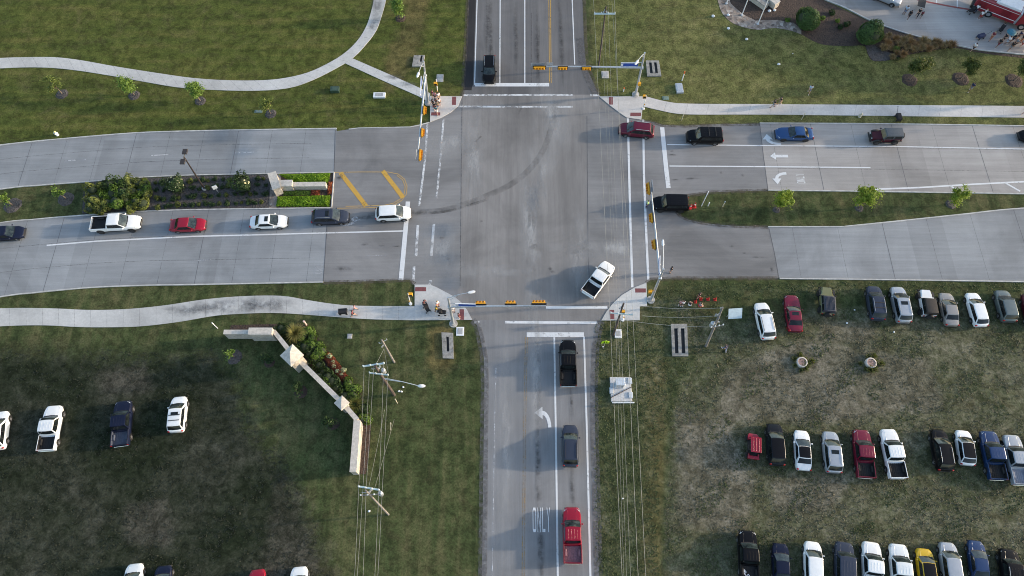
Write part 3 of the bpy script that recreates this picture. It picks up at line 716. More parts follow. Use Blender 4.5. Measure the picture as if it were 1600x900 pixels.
def trunk_mesh(name, seed, h, r0, cl):
    rng = random.Random(seed+5); mb = MB()
    mb.tube([(0, 0, 0), (.03, .02, h*.3), (-.03, .04, h*.6), (.02, 0, h)], [r0*1.3, r0, r0*.75, r0*.3], 7)
    for c, r, wgt in cl:
        s = Vector((0, 0, h*rng.uniform(.4, .75)))
        mid = s.lerp(c, .5)+Vector((0, 0, -.06))
        mb.tube([s, mid, c], [r0*.4, r0*.25, r0*.1], 5)
    return mb.mesh(name, BARK, 60)
TREES = {}
def tree(kind, p, label, sc=1.0, rz=0.0, group=None, ring=None, ringmat=None, ringp=None):
    if kind not in TREES:
        k = {'lime': (31, 1.5, 1.35, 2.9, 2400, .16, LEAF_LIME, 22, .62), 'young': (47, 1.3, 1.5, 2.6, 1900, .16, leaf_mat('leaves_fresh', (.07, .13, .025), (.19, .28, .06), .3), 18, .55), 'wispy': (53, 1.2, 1.3, 2.5, 700, .15, leaf_mat('leaves_thin', (.07, .10, .025), (.17, .21, .05), .3), 16, .6),
             'oak': (61, 1.45, 1.25, 3.4, 3200, .17, LEAF_OLIVE, 26, .72), 'sapling': (71, .75, .8, 1.5, 420, .13, LEAF_MID, 12, .55), 'dark': (77, .9, .7, 1.3, 600, .14, LEAF_DARK, 14, .55)}[kind]
        me, cl = crown_mesh('crown', *k[:1], *k[1:7], clumps=k[7], sparse=k[8])
        TREES[kind] = (me, trunk_mesh('trunk', k[0], k[3], .07, cl))
    cm, tm = TREES[kind]
    t = empty('tree', G(p), rz); t.scale = (sc, sc, sc)
    meshobj('trunk', tm, t); meshobj('crown', cm, t)
    if ring:
        mb = MB(); rng = random.Random(int(p[0]*7+p[1])); n = 18
        for f, z in ((1.0, .012), ):
            top = [(ring*rng.uniform(.9, 1.08)*math.cos(2*math.pi*i/n), ring*rng.uniform(.9, 1.08)*math.sin(2*math.pi*i/n)) for i in range(n)]
            vs = [(x, y, .005) for x, y in top]+[(x*.7, y*.7, .10) for x, y in top]+[(0, 0, .12)]
            mb.add(vs, [(i, (i+1) % n, n+(i+1) % n, n+i) for i in range(n)]+[(n+i, n+(i+1) % n, 2*n) for i in range(n)])
        o = mb.build('mulch_ring', ringmat or MULCH, t); o.scale = (1/sc,)*3; o.rotation_euler.z = -rz
    return tag(t, label, 'tree', group)
GN = 'young trees in mulch rings on the lawns'
tree('wispy', (97, 147), 'thin pale young tree south of the curved footpath, leftmost on the northwest lawn', .95, .3, GN, .9, MULCH_GREY)
tree('young', (210, 149), 'leafy young tree with its crown overlapping the curved footpath, nearest a pale mulch ring', 1.0, 1.3, GN, .85, MULCH_GREY)
tree('young', (313, 158), 'leafy young tree just below the footpath, third from the left on the northwest lawn', 1.05, 2.6, GN, .8, MULCH_GREY)
tree('wispy', (423, 178), 'faint wispy young tree on the northwest lawn above the concrete road', .9, 4.0, GN, .8, MULCH_GREY)
tree('young', (626, 29), 'young green tree alone between the footpath and the north road', .95, 5.2, GN, .8, MULCH)
tree('oak', (1421, 125), 'dark olive young tree, leftmost of the row below the fire station beds', 1.0, .5, GN, 1.15, MULCH)
tree('oak', (1501, 123), 'middle olive young tree of the row below the fire station pavement', .82, 2.2, GN, 1.25, MULCH)
tree('oak', (1584, 126), 'olive young tree cut by the right edge, in a large round mulch ring', .92, 4.1, GN, 1.3, MULCH)
GM = 'bright young trees on the east median'
tree('lime', (1213, 328), 'lime green young tree at the west end of the east median', .92, .4, GM, .5, MULCH_GREY)
tree('lime', (1342, 325), 'lime green young tree in the middle of the east median', 1.0, 1.9, GM, .6, MULCH_GREY)
tree('lime', (1486, 319), 'smaller lime green young tree over the slanted white line on the east median', .8, 3.3, GM, .7, MULCH_GREY)
KB = 'large trees beyond the right edge'
for p, k_, lb in [((1690, 152), 2.3, 'large spreading tree just beyond the right edge, level with the footpath'), ((1722, 20), 2.8, 'large spreading tree beyond the right edge, level with the fire engine'), ((1765, 62), 2.6, 'large spreading tree farthest beyond the right edge, behind the pavement')]:
    tree('oak', p, lb, k_, p[0], KB)
tree('sapling', (103, 311), 'small sapling beside a pale mulch ring on the grassy west median', 1.1, .2, GN, 1.1, MULCH_GREY)
tree('sapling', (20, 321), 'small yellow green sapling on the west median at the left edge', 1.2, 2.2, GN, 1.2, MULCH_GREY)
tree('sapling', (366, 558), 'sapling in a dark mulch ring below the west end of the stone entrance wall', .9, 1.2, GN, .95, MULCH_GREY)
tree('dark', (421, 566), 'small dark leafed tree closest to the big capped pillar of the entrance wall', .9, 0.1, GN, .7, MULCH)
tree('dark', (470, 612), 'reddish dark small tree midway along the diagonal entrance wall', 1.0, 2.0, GN, .8, MULCH)
tree('dark', (520, 662), 'dark small tree behind the lower bend of the entrance wall', 1.0, 3.5, GN, .8, MULCH)

def ball_mesh(name, seed, r, n, size, m, flat=.9, lump=.12):
    rng = random.Random(seed); mb = MB()
    ph = [rng.uniform(0, 6.28) for _ in range(6)]
    for i in range(n):
        d = Vector((rng.gauss(0, 1), rng.gauss(0, 1), rng.gauss(0, 1))).normalized()
        if d.z < -.45: continue
        k = 1+lump*(math.sin(3*d.x+ph[0])+math.sin(4*d.y+ph[1])+math.sin(5*d.z+ph[2]))*.6
        p = Vector((d.x*r, d.y*r, r*flat*.75+d.z*r*flat))*k*rng.uniform(.86, 1.03)
        nn = (d+Vector((rng.gauss(0, .45), rng.gauss(0, .45), rng.gauss(0, .45)))).normalized()
        leaf(mb, p, nn, size, rng)
    return mb.mesh(name, m)
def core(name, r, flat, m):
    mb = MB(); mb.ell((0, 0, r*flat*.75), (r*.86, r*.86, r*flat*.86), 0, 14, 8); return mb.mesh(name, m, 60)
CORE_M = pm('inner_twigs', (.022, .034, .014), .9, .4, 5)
def shrub(name, me, p, label, cat, sc, rz, group=None, cm=None, z=0.0):
    s = empty(name, G(p)+Vector((0, 0, z)), rz); s.scale = (sc,)*3 if not isinstance(sc, tuple) else sc
    meshobj('foliage', me, s)
    if cm: meshobj('branches', cm, s)
    return tag(s, label, cat, group)
bm1 = ball_mesh('foliage', 3, 1.72, 5200, .17, LEAF_BALL); bc = core('branches', 1.72, .9, CORE_M)
shrub('round_shrub', bm1, (1258, 39), 'large round clipped green shrub on mulch beside the gravel, left one of the two', 'shrub', 1.0, .4, 'round shrubs', bc)
shrub('round_shrub', bm1, (1354, 61), 'large round clipped green shrub next to the tan ornamental grasses, right one of the two', 'shrub', 1.06, 2.2, 'round shrubs', bc)

def tussock(name, seed, n, L, w, m, spread=.18, arch=.9):
    """clump of arching blades"""
    rng = random.Random(seed); mb = MB()
    for i in range(n):
        a = rng.uniform(0, 6.283); r = spread*math.sqrt(rng.random()); l = L*rng.uniform(.6, 1.15); out = rng.uniform(.15, 1.0)*arch
        b = Vector((r*math.cos(a), r*math.sin(a), 0)); d = Vector((math.cos(a), math.sin(a), 0)); s = Vector((-d.y, d.x, 0))*w*rng.uniform(.6, 1.3)
        p1 = b+d*l*.35*out+Vector((0, 0, l*.62)); p2 = b+d*l*.85*out+Vector((0, 0, l*(.95-.45*out)))
        mb.add([b-s, b+s, p1+s*.8, p1-s*.8, p2], [(0, 1, 2, 3), (3, 2, 4)])
    return mb.mesh(name, m)
pamp = tussock('foliage', 4, 520, 1.9, .035, LEAF_GOLD, .3)
shrub('ornamental_grass', pamp, (465, 524), 'big golden clump of ornamental grass at the top corner of the entrance wall bed', 'grass clump', 1.0, 0, 'golden grass clumps')
shrub('ornamental_grass', tussock('foliage', 5, 420, 1.5, .035, leaf_mat('grass_blades_olive', (.07, .08, .02), (.2, .2, .06)), .3), (557, 634), 'olive clump of ornamental grass beside the small pillar of the entrance wall', 'grass clump', 1.0, 1, 'golden grass clumps')
# tan grasses along the fire station pavement
tg = [tussock('foliage', 20+i, 260, 1.2, .035, m, .35) for i, m in enumerate((LEAF_TAN, leaf_mat('grass_blades_rust', (.13, .085, .04), (.30, .19, .085), .25), LEAF_TAN))]
rng = random.Random(9)
spots = [(1380, 62), (1386, 71), (1392, 78), (1379, 78), (1398, 64), (1403, 72), (1410, 66), (1400, 86), (1393, 91), (1414, 77), (1422, 70), (1425, 81), (1420, 61), (1431, 73), (1438, 78), (1446, 70), (1450, 79), (1441, 67), (1458, 74), (1465, 71), (1471, 75), (1478, 72), (1485, 74), (1460, 68), (1388, 57), (1410, 88)]
for i, p in enumerate(spots):
    shrub('ornamental_grass', tg[i % 3], (p[0]+rng.uniform(-1, 1), p[1]+rng.uniform(-1, 1)), 'tan ornamental grass clump in the gravel bed below the fire station pavement', 'grass clump', rng.uniform(.6, 1.0), rng.uniform(0, 6), 'tan grasses in the gravel bed')
small = ball_mesh('foliage', 8, .42, 420, .12, LEAF_DARK, .8, .25)
smallg = ball_mesh('foliage', 9, .42, 420, .12, LEAF_MID, .8, .25)
for i, p in enumerate([(1299, 22), (1308, 34), (1322, 40), (1284, 30), (1400, 93), (1399, 80), (1312, 44), (1230, 33)]):
    shrub('low_plant', smallg if i % 2 else small, p, 'small low green plant in the reddish mulch between the two round shrubs' if i not in (4, 5, 7) else ('low green plant at the edge of the river gravel' if i == 7 else 'green low plant among the tan ornamental grasses'), 'plant', rng.uniform(.7, 1.2), i, 'low plants in the mulch beds')
mbs = [ball_mesh('foliage', 40+i, .95, 1300, .16, m, .95, .35) for i, m in enumerate((LEAF_MID, LEAF_OLIVE, leaf_mat('leaves_yellowish', (.085, .115, .024), (.23, .25, .065)), leaf_mat('leaves_deep', (.03, .058, .02), (.085, .135, .04), .2)))]
bigc = core('branches', .95, .9, CORE_M)
BUSH_LB = {2: 'yellowish leafy bush massed at the west end of the median bed', 1: 'olive bush massed at the west end of the median bed', 3: 'dark green bush massed at the west end of the median bed', 0: 'mid green bush massed at the west end of the median bed'}
bushes = [(150, 300, 2), (163, 295, 1), (176, 292, 3), (190, 290, 0), (204, 291, 2), (218, 289, 1), (229, 291, 2), (152, 317, 2), (166, 312, 0), (181, 308, 0), (195, 305, 3), (209, 305, 1), (222, 303, 0), (231, 308, 2), (146, 329, 2), (160, 331, 1), (172, 322, 2), (186, 320, 0), (200, 316, 1), (214, 318, 0), (226, 322, 2), (207, 328, 2), (230, 296, 0)]
for i, (x, y, k) in enumerate(bushes):
    shrub('bush', mbs[k], (x, y), BUSH_LB[k], 'bush', rng.uniform(.68, 1.0), i*1.3, 'bushes massed in the west median bed', bigc)
rose = ball_mesh('foliage', 61, 1.2, 1500, .17, LEAF_DARK, .95, .4); 
for p, lb, wh in [((278, 293), 'dark rose bush with white blooms left of the bronze lamp post on the median', True), ((383, 293), 'dark rose bush with few blooms right of the lamp post on the median', False)]:
    s = shrub('rose_bush', rose, p, lb, 'bush', 1.0, p[0], None, core('branches', 1.15, .9, CORE_M))
    mb = MB(); r2 = random.Random(p[0])
    for i in range(60 if wh else 14):
        d = Vector((r2.gauss(0, 1), r2.gauss(0, 1), abs(r2.gauss(0, 1)))).normalized()
        for k in range(3): leaf(mb, Vector((d.x*1.2, d.y*1.2, .9+d.z*1.05)), d, .22, r2, 1.0)
    mb.build('blooms', BLOOM_W, s)
mm = ball_mesh('foliage', 62, .36, 260, .11, LEAF_DARK, .85, .3); mo = ball_mesh('foliage', 63, .36, 260, .11, LEAF_OLIVE, .85, .3)
k = 0
for row, (y0, y1, x0, x1, st) in enumerate([(286, 279, 244, 415, 10.5), (298, 290, 244, 418, 11.5), (312, 303, 246, 418, 12), (324, 316, 246, 418, 11)]):
    x = x0
    while x < x1:
        if not (268 < x < 292 and row < 2) and not (370 < x < 396 and row < 2):
            y = y0+(y1-y0)*(x-x0)/(x1-x0)
            shrub('low_plant', mm if (k*7) % 3 else mo, (x+rng.uniform(-2.5, 2.5), y+rng.uniform(-1.5, 1.5)), 'small dark plant in the rows on the grey mulch of the west median', 'plant', rng.uniform(.65, 1.25), k, 'small plants in rows on the west median')
            k += 1
        x += st
# bright low hedge on both sides of the median sign wall
def hedge(px, label, m, h=.42, n=2600, group=None, name='hedge', size=.14):
    poly = [G(p) for p in px]; lo = Vector((min(p.x for p in poly), min(p.y for p in poly), 0)); hi = Vector((max(p.x for p in poly), max(p.y for p in poly), 0))
    r = random.Random(int(px[0][0]*3)); mb = MB(); q = [(p.x, p.y) for p in poly]; c = (lo+hi)/2
    i = 0
    while i < n:
        p = (r.uniform(lo.x, hi.x), r.uniform(lo.y, hi.y)); d = -sdist(p, q)
        if d < 0: continue
        z = h*min(1, .35+d/.45)*(.78+.22*math.sin(p[0]*2.1)*math.cos(p[1]*2.7))*r.uniform(.6, 1.05)
        leaf(mb, Vector((p[0]-c.x, p[1]-c.y, z)), Vector((r.gauss(0, .45), r.gauss(0, .45), 1)).normalized(), size, r); i += 1
    o = mb.build(name, m, None, None, c)
    return tag(o, label, 'hedge', group)
hedge([(437, 273.5), (517, 271.5), (512, 287), (460, 285), (450, 281)], 'bright green low hedge on the north side of the median sign wall', LEAF_HEDGE)
hedge([(434, 308), (517, 306), (514, 323), (432, 323)], 'bright green low hedge on the south side of the median sign wall', LEAF_HEDGE)
hedge([(443, 299), (486, 298), (486, 305), (443, 306)], 'mixed dark green planting right under the median sign wall', LEAF_MID, .4, 800)
hedge([(486, 298), (500, 298), (499, 306), (486, 306)], 'red flowering planting under the east part of the median sign wall', LEAF_RED, .4, 320, None, 'flower_bed')
hedge([(513, 285), (520, 284), (518, 303), (511, 305)], 'red flowering strip at the east end of the median sign wall', LEAF_RED, .4, 320, None, 'flower_bed')
hedge([(508, 549), (518, 553), (546, 590), (550, 597), (541, 599), (531, 594), (512, 570), (505, 557)], 'long red and orange flower bed beside the diagonal entrance wall', LEAF_RED, .5, 2600, None, 'flower_bed', .12)
pale = ball_mesh('foliage', 90, .42, 200, .15, LEAF_PALE, .8, .3)
for i, p in enumerate([(521, 567), (523, 574), (538, 580), (535, 586), (528, 581), (516, 558)]):
    shrub('low_plant', pale, p, 'pale leafed plant among the red blooms of the flower bed', 'plant', .55+.1*(i % 3), i, 'pale plants in the flower bed', None, .15)
dark_bush = ball_mesh('foliage', 95, .7, 700, .15, LEAF_DARK, .85, .3); shc = core('branches', .66, .85, CORE_M)  # bush foliage in the dark leaf material
for i, p in enumerate([(441, 516), (450, 519), (470, 537), (478, 545), (485, 554), (493, 563), (500, 573), (507, 583), (514, 591), (521, 599), (528, 608), (535, 616), (541, 622), (547, 630), (566, 648), (568, 640), (561, 634), (490, 545), (500, 590)]):
    shrub('bush', dark_bush, p, 'dark leafy bush in the row along the diagonal entrance wall', 'bush', rng.uniform(.8, 1.15), i*2.1, 'bushes along the entrance wall', shc)

leafy = ball_mesh('foliage', 97, .75, 760, .15, LEAF_MID, .7, .3)
for i, p in enumerate([(488, 530), (496, 541), (503, 551), (480, 521), (513, 600), (530, 618), (553, 622), (556, 645), (571, 655), (497, 556), (486, 540), (474, 527), (552, 610), (545, 600)]):
    shrub('bush', leafy, p, 'mid green leafy plant in the bed between the entrance wall and the red blooms', 'bush', rng.uniform(.75, 1.1), i*1.7, 'leafy plants in the entrance bed', shc)

# ------------------------------------------------------------------ turf tufts: uncountable, one object each
def tufts(name, n, pick, size, m, seed, label=None):
    r = random.Random(seed); mb = MB(); i = 0; tries = 0
    while i < n and tries < n*30:
        tries += 1
        p = pick(r)
        if p is None: continue
        c = G(p).xy.to_3d(); i += 1
        k = size*r.uniform(.5, 1.5)
        for b in range(4):
            a = r.uniform(0, 6.283); d = Vector((math.cos(a), math.sin(a), 0)); s = Vector((-d.y, d.x, 0))*k*.22
            o = c+d*k*r.uniform(0, .5)
            mb.add([o-s, o+s, o+d*k*r.uniform(.3, .9)+Vector((0, 0, k*r.uniform(.25, .6)))], [(0, 1, 2)])
    o = mb.build(name, m); o['kind'] = 'stuff'; 
    o['label'] = label; o['category'] = 'grass'
    return o
TUFT_DRY = leaf_mat('dry_blades', (.05, .053, .028), (.145, .135, .09), .1)
TUFT_GREEN = leaf_mat('green_blades', (.035, .05, .018), (.085, .105, .036), .1)
TUFT_DARK = leaf_mat('dark_blades', (.012, .018, .010), (.042, .046, .030), .1)
def lump(p, s): return math.sin(p[0]*s+1.3)*math.cos(p[1]*s*1.3+.4)+.6*math.sin(p[0]*s*2.3+p[1]*s*1.7)
def pick_se(r):
    p = (r.uniform(1000, 1680), r.uniform(455, 960))
    if sdist(p, LOT_SE) > 0: return None
    return p if lump(p, .03)+r.gauss(0, .7) > -.2 else None
def pick_sg(r):
    p = (r.uniform(930, 1640), r.uniform(441, 960)); d = sdist(p, VERGE_SE); d2 = sdist(p, LOT_SE)
    if 939 < p[0] < 1015 and p[1] < 503: return None
    if 1043 < p[0] < 1079 and 505 < p[1] < 560: return None
    if 948 < p[0] < 992 and 583 < p[1] < 632: return None
    if d < 0 or (d2 < 0 and lump(p, .04) < -.6): return p
def pick_sw(r):
    p = (r.uniform(-60, 560), r.uniform(545, 960)); return p if sdist(p, LOT_SW) < 8 and lump(p, .035)+r.gauss(0, .8) > 0 else None
tufts('dry_grass', 15000, pick_se, .17, TUFT_DRY, 1, 'dry brown grass tufts all over the parking field on the right')
tufts('roadside_grass', 11000, pick_sg, .17, TUFT_GREEN, 2, 'long green grass along the verge right of the south road')
tufts('field_weeds', 6000, pick_sw, .16, TUFT_DARK, 3, 'dark sparse weeds over the dark field on the left')
# ------------------------------------------------------------------ vehicles, built at real size, nose to +x, on the ground at z = 0
def lerp(a, b, t): return a+(b-a)*t
SPEC = {  # L, W, H, wheelbase, tyre radius, cowl x, roof front x, roof rear x, deck x, z nose, z cowl, z deck, tail roundness, roof width factor
 'sedan':  dict(L=4.80, W=1.82, H=1.45, wb=2.75, r=.33, xc=1.12, xf=.25, xr=-1.05, xd=-1.72, zn=.68, zc=.95, zd=1.02, rt=.74, rw=.76),
 'coupe':  dict(L=5.02, W=1.92, H=1.44, wb=2.95, r=.36, xc=.70, xf=-.02, xr=-1.15, xd=-1.85, zn=.76, zc=.98, zd=1.04, rt=.80, rw=.75),
 'hatch':  dict(L=4.35, W=1.80, H=1.50, wb=2.62, r=.33, xc=1.12, xf=.42, xr=-1.45, xd=-1.98, zn=.70, zc=.98, zd=1.02, rt=.72, rw=.77),
 'suv':    dict(L=4.72, W=1.88, H=1.70, wb=2.75, r=.37, xc=1.22, xf=.45, xr=-1.72, xd=-2.18, zn=.80, zc=1.08, zd=1.10, rt=.80, rw=.80),
 'bigsuv': dict(L=5.20, W=2.00, H=1.88, wb=3.00, r=.39, xc=1.30, xf=.80, xr=-2.22, xd=-2.48, zn=.95, zc=1.18, zd=1.18, rt=.92, rw=.85),
 'pickup': dict(L=5.85, W=2.02, H=1.90, wb=3.65, r=.40, xc=1.42, xf=.72, xr=-.62, xd=-.86, zn=1.00, zc=1.18, zd=1.10, rt=.94, rw=.83),
}
def section(w, zb, zt):
    h = zt-zb
    half = [(.78*w, zb), (.95*w, zb+.07), (1.0*w, zb+.30*h), (1.0*w, zb+.66*h), (.975*w, zb+.84*h), (.90*w, zb+.955*h), (.60*w, zt), (.25*w, zt+.012)]
    return [(y, z) for y, z in half]+[(-y, z) for y, z in reversed(half)]
def build_vehicle(kind):
    s = SPEC[kind]; L, W, Hh = s['L'], s['W'], s['H']; hx = L/2; hw = W/2; pick = kind == 'pickup'
    parts = {}
    # ---- lower body
    def top(x):
        if x >= s['xc']:
            f = (x-s['xc'])/(hx-s['xc']); return lerp(s['zc'], s['zn'], f**2.0)
        if x >= s['xd']: return lerp(s['zd'], s['zc'], (x-s['xd'])/(s['xc']-s['xd']))
        if pick: return .70
        f = (s['xd']-x)/(hx+s['xd']+1e-6); return s['zd']-.10*f**2
    def width(x):
        f = max(0, (abs(x)/hx-.58)/.42); k = (.26 if pick or kind == 'bigsuv' else .34) if x > 0 else .24*(1.6-s['rt'])
        return hw*(1-k*f**2.1)
    fr = [-1, -.985, -.955, -.90, -.80, -.68, -.55]+[-.42, -.2, 0, .2, .35]+[.45, .56, .68, .78, .87, .93, .97, .99, 1.0]
    xsn = sorted(set([f*hx for f in fr]+[s['xc'], s['xd'], s['xd']+.01 if pick else s['xd']]))
    mb = MB(); rings = []
    for x in xsn:
        e = abs(x)/hx; w = width(x); zt = top(x); zb = .26 if kind not in ('pickup', 'bigsuv') else .36
        if e > .95:
            q = (e-.95)/.05; w *= 1-.13*q**2*(1 if x > 0 else .7); zb += .10*q; zt -= (.10 if x > 0 else .07)*q**2*(0 if (pick and x < 0) else 1)
        rings.append([(x, y, z) for y, z in section(w, zb, zt)])
    mb.loft(rings)
    # grille, bumpers, skirts and wheel arches in black trim
    mb.bbox((hx-.035, 0, .56 if not pick else .72), (.09, W*.52, .20 if not pick else .34), 1)
    mb.bbox((hx-.06, 0, .36 if not pick else .46), (.16, W*.80, .12), 1)
    mb.bbox((-hx+.05, 0, .40 if not pick else .52), (.16, W*.80, .14), 1 if not pick else 2)
    for sy in (-1, 1):
        mb.box((0, sy*(hw-.02), .30 if not pick else .40), (s['wb']-.9, .05, .08), 1)
        for sx in (-1, 1):
            cx = sx*s['wb']/2; ra = s['r']+.075; n = 14
            yy = sy*(width(cx+(.3 if sx > 0 else -.3)*0)+.006)
            pts = [(cx+ra*math.cos(math.pi*i/n), yy, s['r']+ra*math.sin(math.pi*i/n)) for i in range(n+1)]
            pts += [(cx-ra, yy, .24), (cx+ra, yy, .24)]
            mb.add([(cx, yy, s['r'])]+pts, [(0, 1+i, 2+i) if sy < 0 else (0, 2+i, 1+i) for i in range(len(pts)-1)]+[(0, len(pts), 1)], 1)
    # hood creases
    for sy in (-1, 1):
        a = s['xc']+.1; b = hx-.35
        mb.add([(a, sy*hw*.55, top(a)+.012), (a, sy*hw*.55+.05, top(a)+.030), (a, sy*hw*.55+.10, top(a)+.008), (b, sy*hw*.46, top(b)+.010), (b, sy*hw*.46+.04, top(b)+.024), (b, sy*hw*.46+.08, top(b)+.006)], [(0, 3, 4, 1), (1, 4, 5, 2)], 0)
    mb.add([(s['xc']-.02, -hw*.80, top(s['xc'])+.018), (s['xc']+.09, -hw*.80, top(s['xc']+.09)+.016), (s['xc']+.17, 0, top(s['xc']+.17)+.020), (s['xc']+.06, 0, top(s['xc']+.06)+.024), (s['xc']+.09, hw*.80, top(s['xc']+.09)+.016), (s['xc']-.02, hw*.80, top(s['xc'])+.018)], [(0, 1, 2, 3), (3, 2, 4, 5)], 1)
    # ---- cabin surface, parametrised so that the glass follows it
    zb0 = min(s['zc'], s['zd'])-.05; wb_, wt_ = hw*.93, hw*s['rw']
    def cab(side, a, t, off=0.0):
        """side F/R: a in -1..1 across; side L/S: a in 0..1 rear to front; t height 0..1"""
        z = zb0+(Hh-.05-zb0)*t; tt = t**1.15
        h2 = lerp(wb_, wt_, tt); f = lerp(s['xc'], s['xf'], tt); r = lerp(s['xd'], s['xr'], tt)
        bul = .16*(1-t*.55)
        if side == 'F':
            return Vector((f+bul*(1-a*a)-.0, a*h2, z))+Vector((.75, 0, .66))*off
        if side == 'R':
            return Vector((r-bul*.55*(1-a*a), a*h2, z))+Vector((-.8, 0, .6))*off
        sg = 1 if side == 'L' else -1
        return Vector((lerp(r, f, a), sg*(h2+.035*math.sin(math.pi*min(1, max(0, a)))*(1-t*.5)), z))+Vector((0, sg*.95, .3))*off
    rings = []
    for t in (0, .25, .55, .85, 1.0):
        ring = [cab('F', a, t) for a in (-1, -.6, -.2, .2, .6, 1)]+[cab('L', a, t) for a in (.8, .6, .4, .2)]+[cab('R', a, t) for a in (1, .6, .2, -.2, -.6, -1)]+[cab('S', a, t) for a in (.2, .4, .6, .8)]
        rings.append(ring)
    cen = Vector(((s['xf']+s['xr'])/2, 0, Hh))
    def inset(k, dz): return [Vector((cen.x+(p.x-cen.x)*(1-k*.55), p.y*(1-k), Hh-.05+dz)) for p in rings[4]]
    top1 = inset(.07, .035); top2 = inset(.30, .05)
    mb.loft(rings+[top1, top2], 0, True, True)
    parts['body'] = mb.mesh(kind+'_body', [None, BLACK, CHROME], 38)
    # roof skin, a separate panel so that it can have its own colour
    rp = MB(); e1 = [Vector((p.x, p.y, p.z+.008)) for p in inset(.075, .034)]; e2 = [Vector((p.x, p.y, p.z+.008)) for p in inset(.30, .05)]
    rp.loft([e1, e2], 0, True, True)
    if kind in ('pickup', 'bigsuv'):
        for j in range(4):
            y = (j-1.5)*wt_*.38; rp.bbox((cen.x-.05, y, Hh+.008), ((s['xf']-s['xr'])*.74, .09, .016), 0, 0, .015)
    parts['roof_panel'] = rp.mesh(kind+'_roof', [None], 38)
    def pane(side, a0, a1, t0, t1, name, m, na=5, nt=3):
        g = MB(); vs = []
        for j in range(nt+1):
            t = lerp(t0, t1, j/nt)
            for i in range(na+1):
                vs.append(cab(side, lerp(a0, a1, i/na), t, .014))
        fs = []
        for j in range(nt):
            for i in range(na):
                q = (j*(na+1)+i, j*(na+1)+i+1, (j+1)*(na+1)+i+1, (j+1)*(na+1)+i)
                fs.append(q if side in 'FS' else tuple(reversed(q)))
        g.add(vs, fs); parts.setdefault(name, []).append(g.mesh(name, m, 60))
    pane('F', -.95, .95, .06, .98, 'windshield', WSHIELD, 8, 4)
    pane('R', -.92, .92, (.22 if kind != 'sedan' and kind != 'coupe' else .14), .93, 'rear_window', GLASS, 8, 3)
    for sd_ in 'LS':
        a0, a1, cuts = {'coupe': (.14, .90, (.42,)), 'pickup': (.06, .92, (.46,)), 'sedan': (.14, .90, (.50,))}.get(kind, (.05, .90, (.26, .56)))
        ed = [a0]+list(cuts)+[a1]
        for q0, q1 in zip(ed, ed[1:]): pane(sd_, q0+(.008 if q0 != a0 else 0), q1-(.008 if q1 != a1 else 0), .14, .93, 'side_window', GLASS)
        bp = MB()
        for q in cuts:
            e = [cab(sd_, q-.008, .14, .016), cab(sd_, q+.008, .14, .016), cab(sd_, q+.008, .93, .016), cab(sd_, q-.008, .93, .016)]
            bp.add(e, [(0, 1, 2, 3) if sd_ == 'S' else (3, 2, 1, 0)])
        parts.setdefault('door_pillar', []).append(bp.mesh('door_pillar', BLACK))
    # lamps
    for sy in (-1, 1):
        h = MB(); zz = s['zn']-.05; x0 = hx*.955
        h.add([(x0-.34, sy*width(x0-.34)*.94, zz+.13), (x0-.30, sy*width(x0-.3)*1.004, zz), (x0+.02, sy*width(x0)*.93, zz-.06), (x0+.07, sy*width(x0)*.66, zz-.05), (x0-.04, sy*width(x0)*.66, zz+.075)], [(0, 1, 2, 3, 4) if sy < 0 else (4, 3, 2, 1, 0)])
        h.add([(x0-.34, sy*width(x0-.34)*.94, zz+.14), (x0-.04, sy*width(x0)*.66, zz+.085), (x0+.085, sy*width(x0)*.66, zz-.02), (x0+.035, sy*width(x0)*.95, zz-.03)], [(0, 1, 2, 3), (3, 2, 1, 0)])
        parts.setdefault('headlight', []).append(h.mesh('headlight', HEADLAMP, 50))
        q = MB(); zz = (s['zd']-.16) if not pick else .98
        q.bbox((-hx+.075, sy*(hw*(.80 if not pick else .93)), zz), (.14, .20 if not pick else .12, .20 if not pick else .32), 0, 0, .03)
        parts.setdefault('taillight', []).append(q.mesh('taillight', RED_LENS, 50))
        mi = MB(); p = cab('L' if sy > 0 else 'S', .90, .16)
        mi.ell((p.x+.02, sy*(hw*.93+.17), p.z+.02), (.09, .13, .085), 0, 8, 6); mi.tube([(p.x, sy*hw*.86, p.z-.02), (p.x+.02, sy*(hw*.93+.10), p.z)], .03, 6)
        parts.setdefault('mirror', []).append(mi.mesh('mirror', [None], 60))
    # wheels
    wm = MB(); r = s['r']; wd = .24
    prof = [(r*.62, -wd/2), (r*.95, -wd/2), (r, -wd/2+.04), (r, wd/2-.04), (r*.95, wd/2), (r*.62, wd/2)]
    n = 18
    wm.loft([[(rr*math.cos(2*math.pi*k/n), y, rr*math.sin(2*math.pi*k/n)) for k in range(n)] for rr, y in prof], 0, True, True)
    parts['wheel'] = wm.mesh(kind+'_wheel', RUBBER, 40)
    rm = MB(); 
    for sy in (-1, 1):
        rm.add([(0, sy*(wd/2+.004), 0)]+[(r*.60*math.cos(2*math.pi*k/20), sy*(wd/2+.008), r*.60*math.sin(2*math.pi*k/20)) for k in range(20)], [(0, 1+k, 1+(k+1) % 20) if sy < 0 else (0, 1+(k+1) % 20, 1+k) for k in range(20)])
        for k in range(5):
            a = 2*math.pi*k/5
            rm.box((r*.33*math.cos(a), sy*(wd/2+.012), r*.33*math.sin(a)), (r*.5, .02, .06), 0, rot=Matrix.Rotation(-a, 3, 'Y'))
    parts['rim'] = rm.mesh(kind+'_rim', [None], 40)
    parts['_w'] = [(sx*s['wb']/2, sy*(hw-.13), r) for sx in (-1, 1) for sy in (-1, 1)]
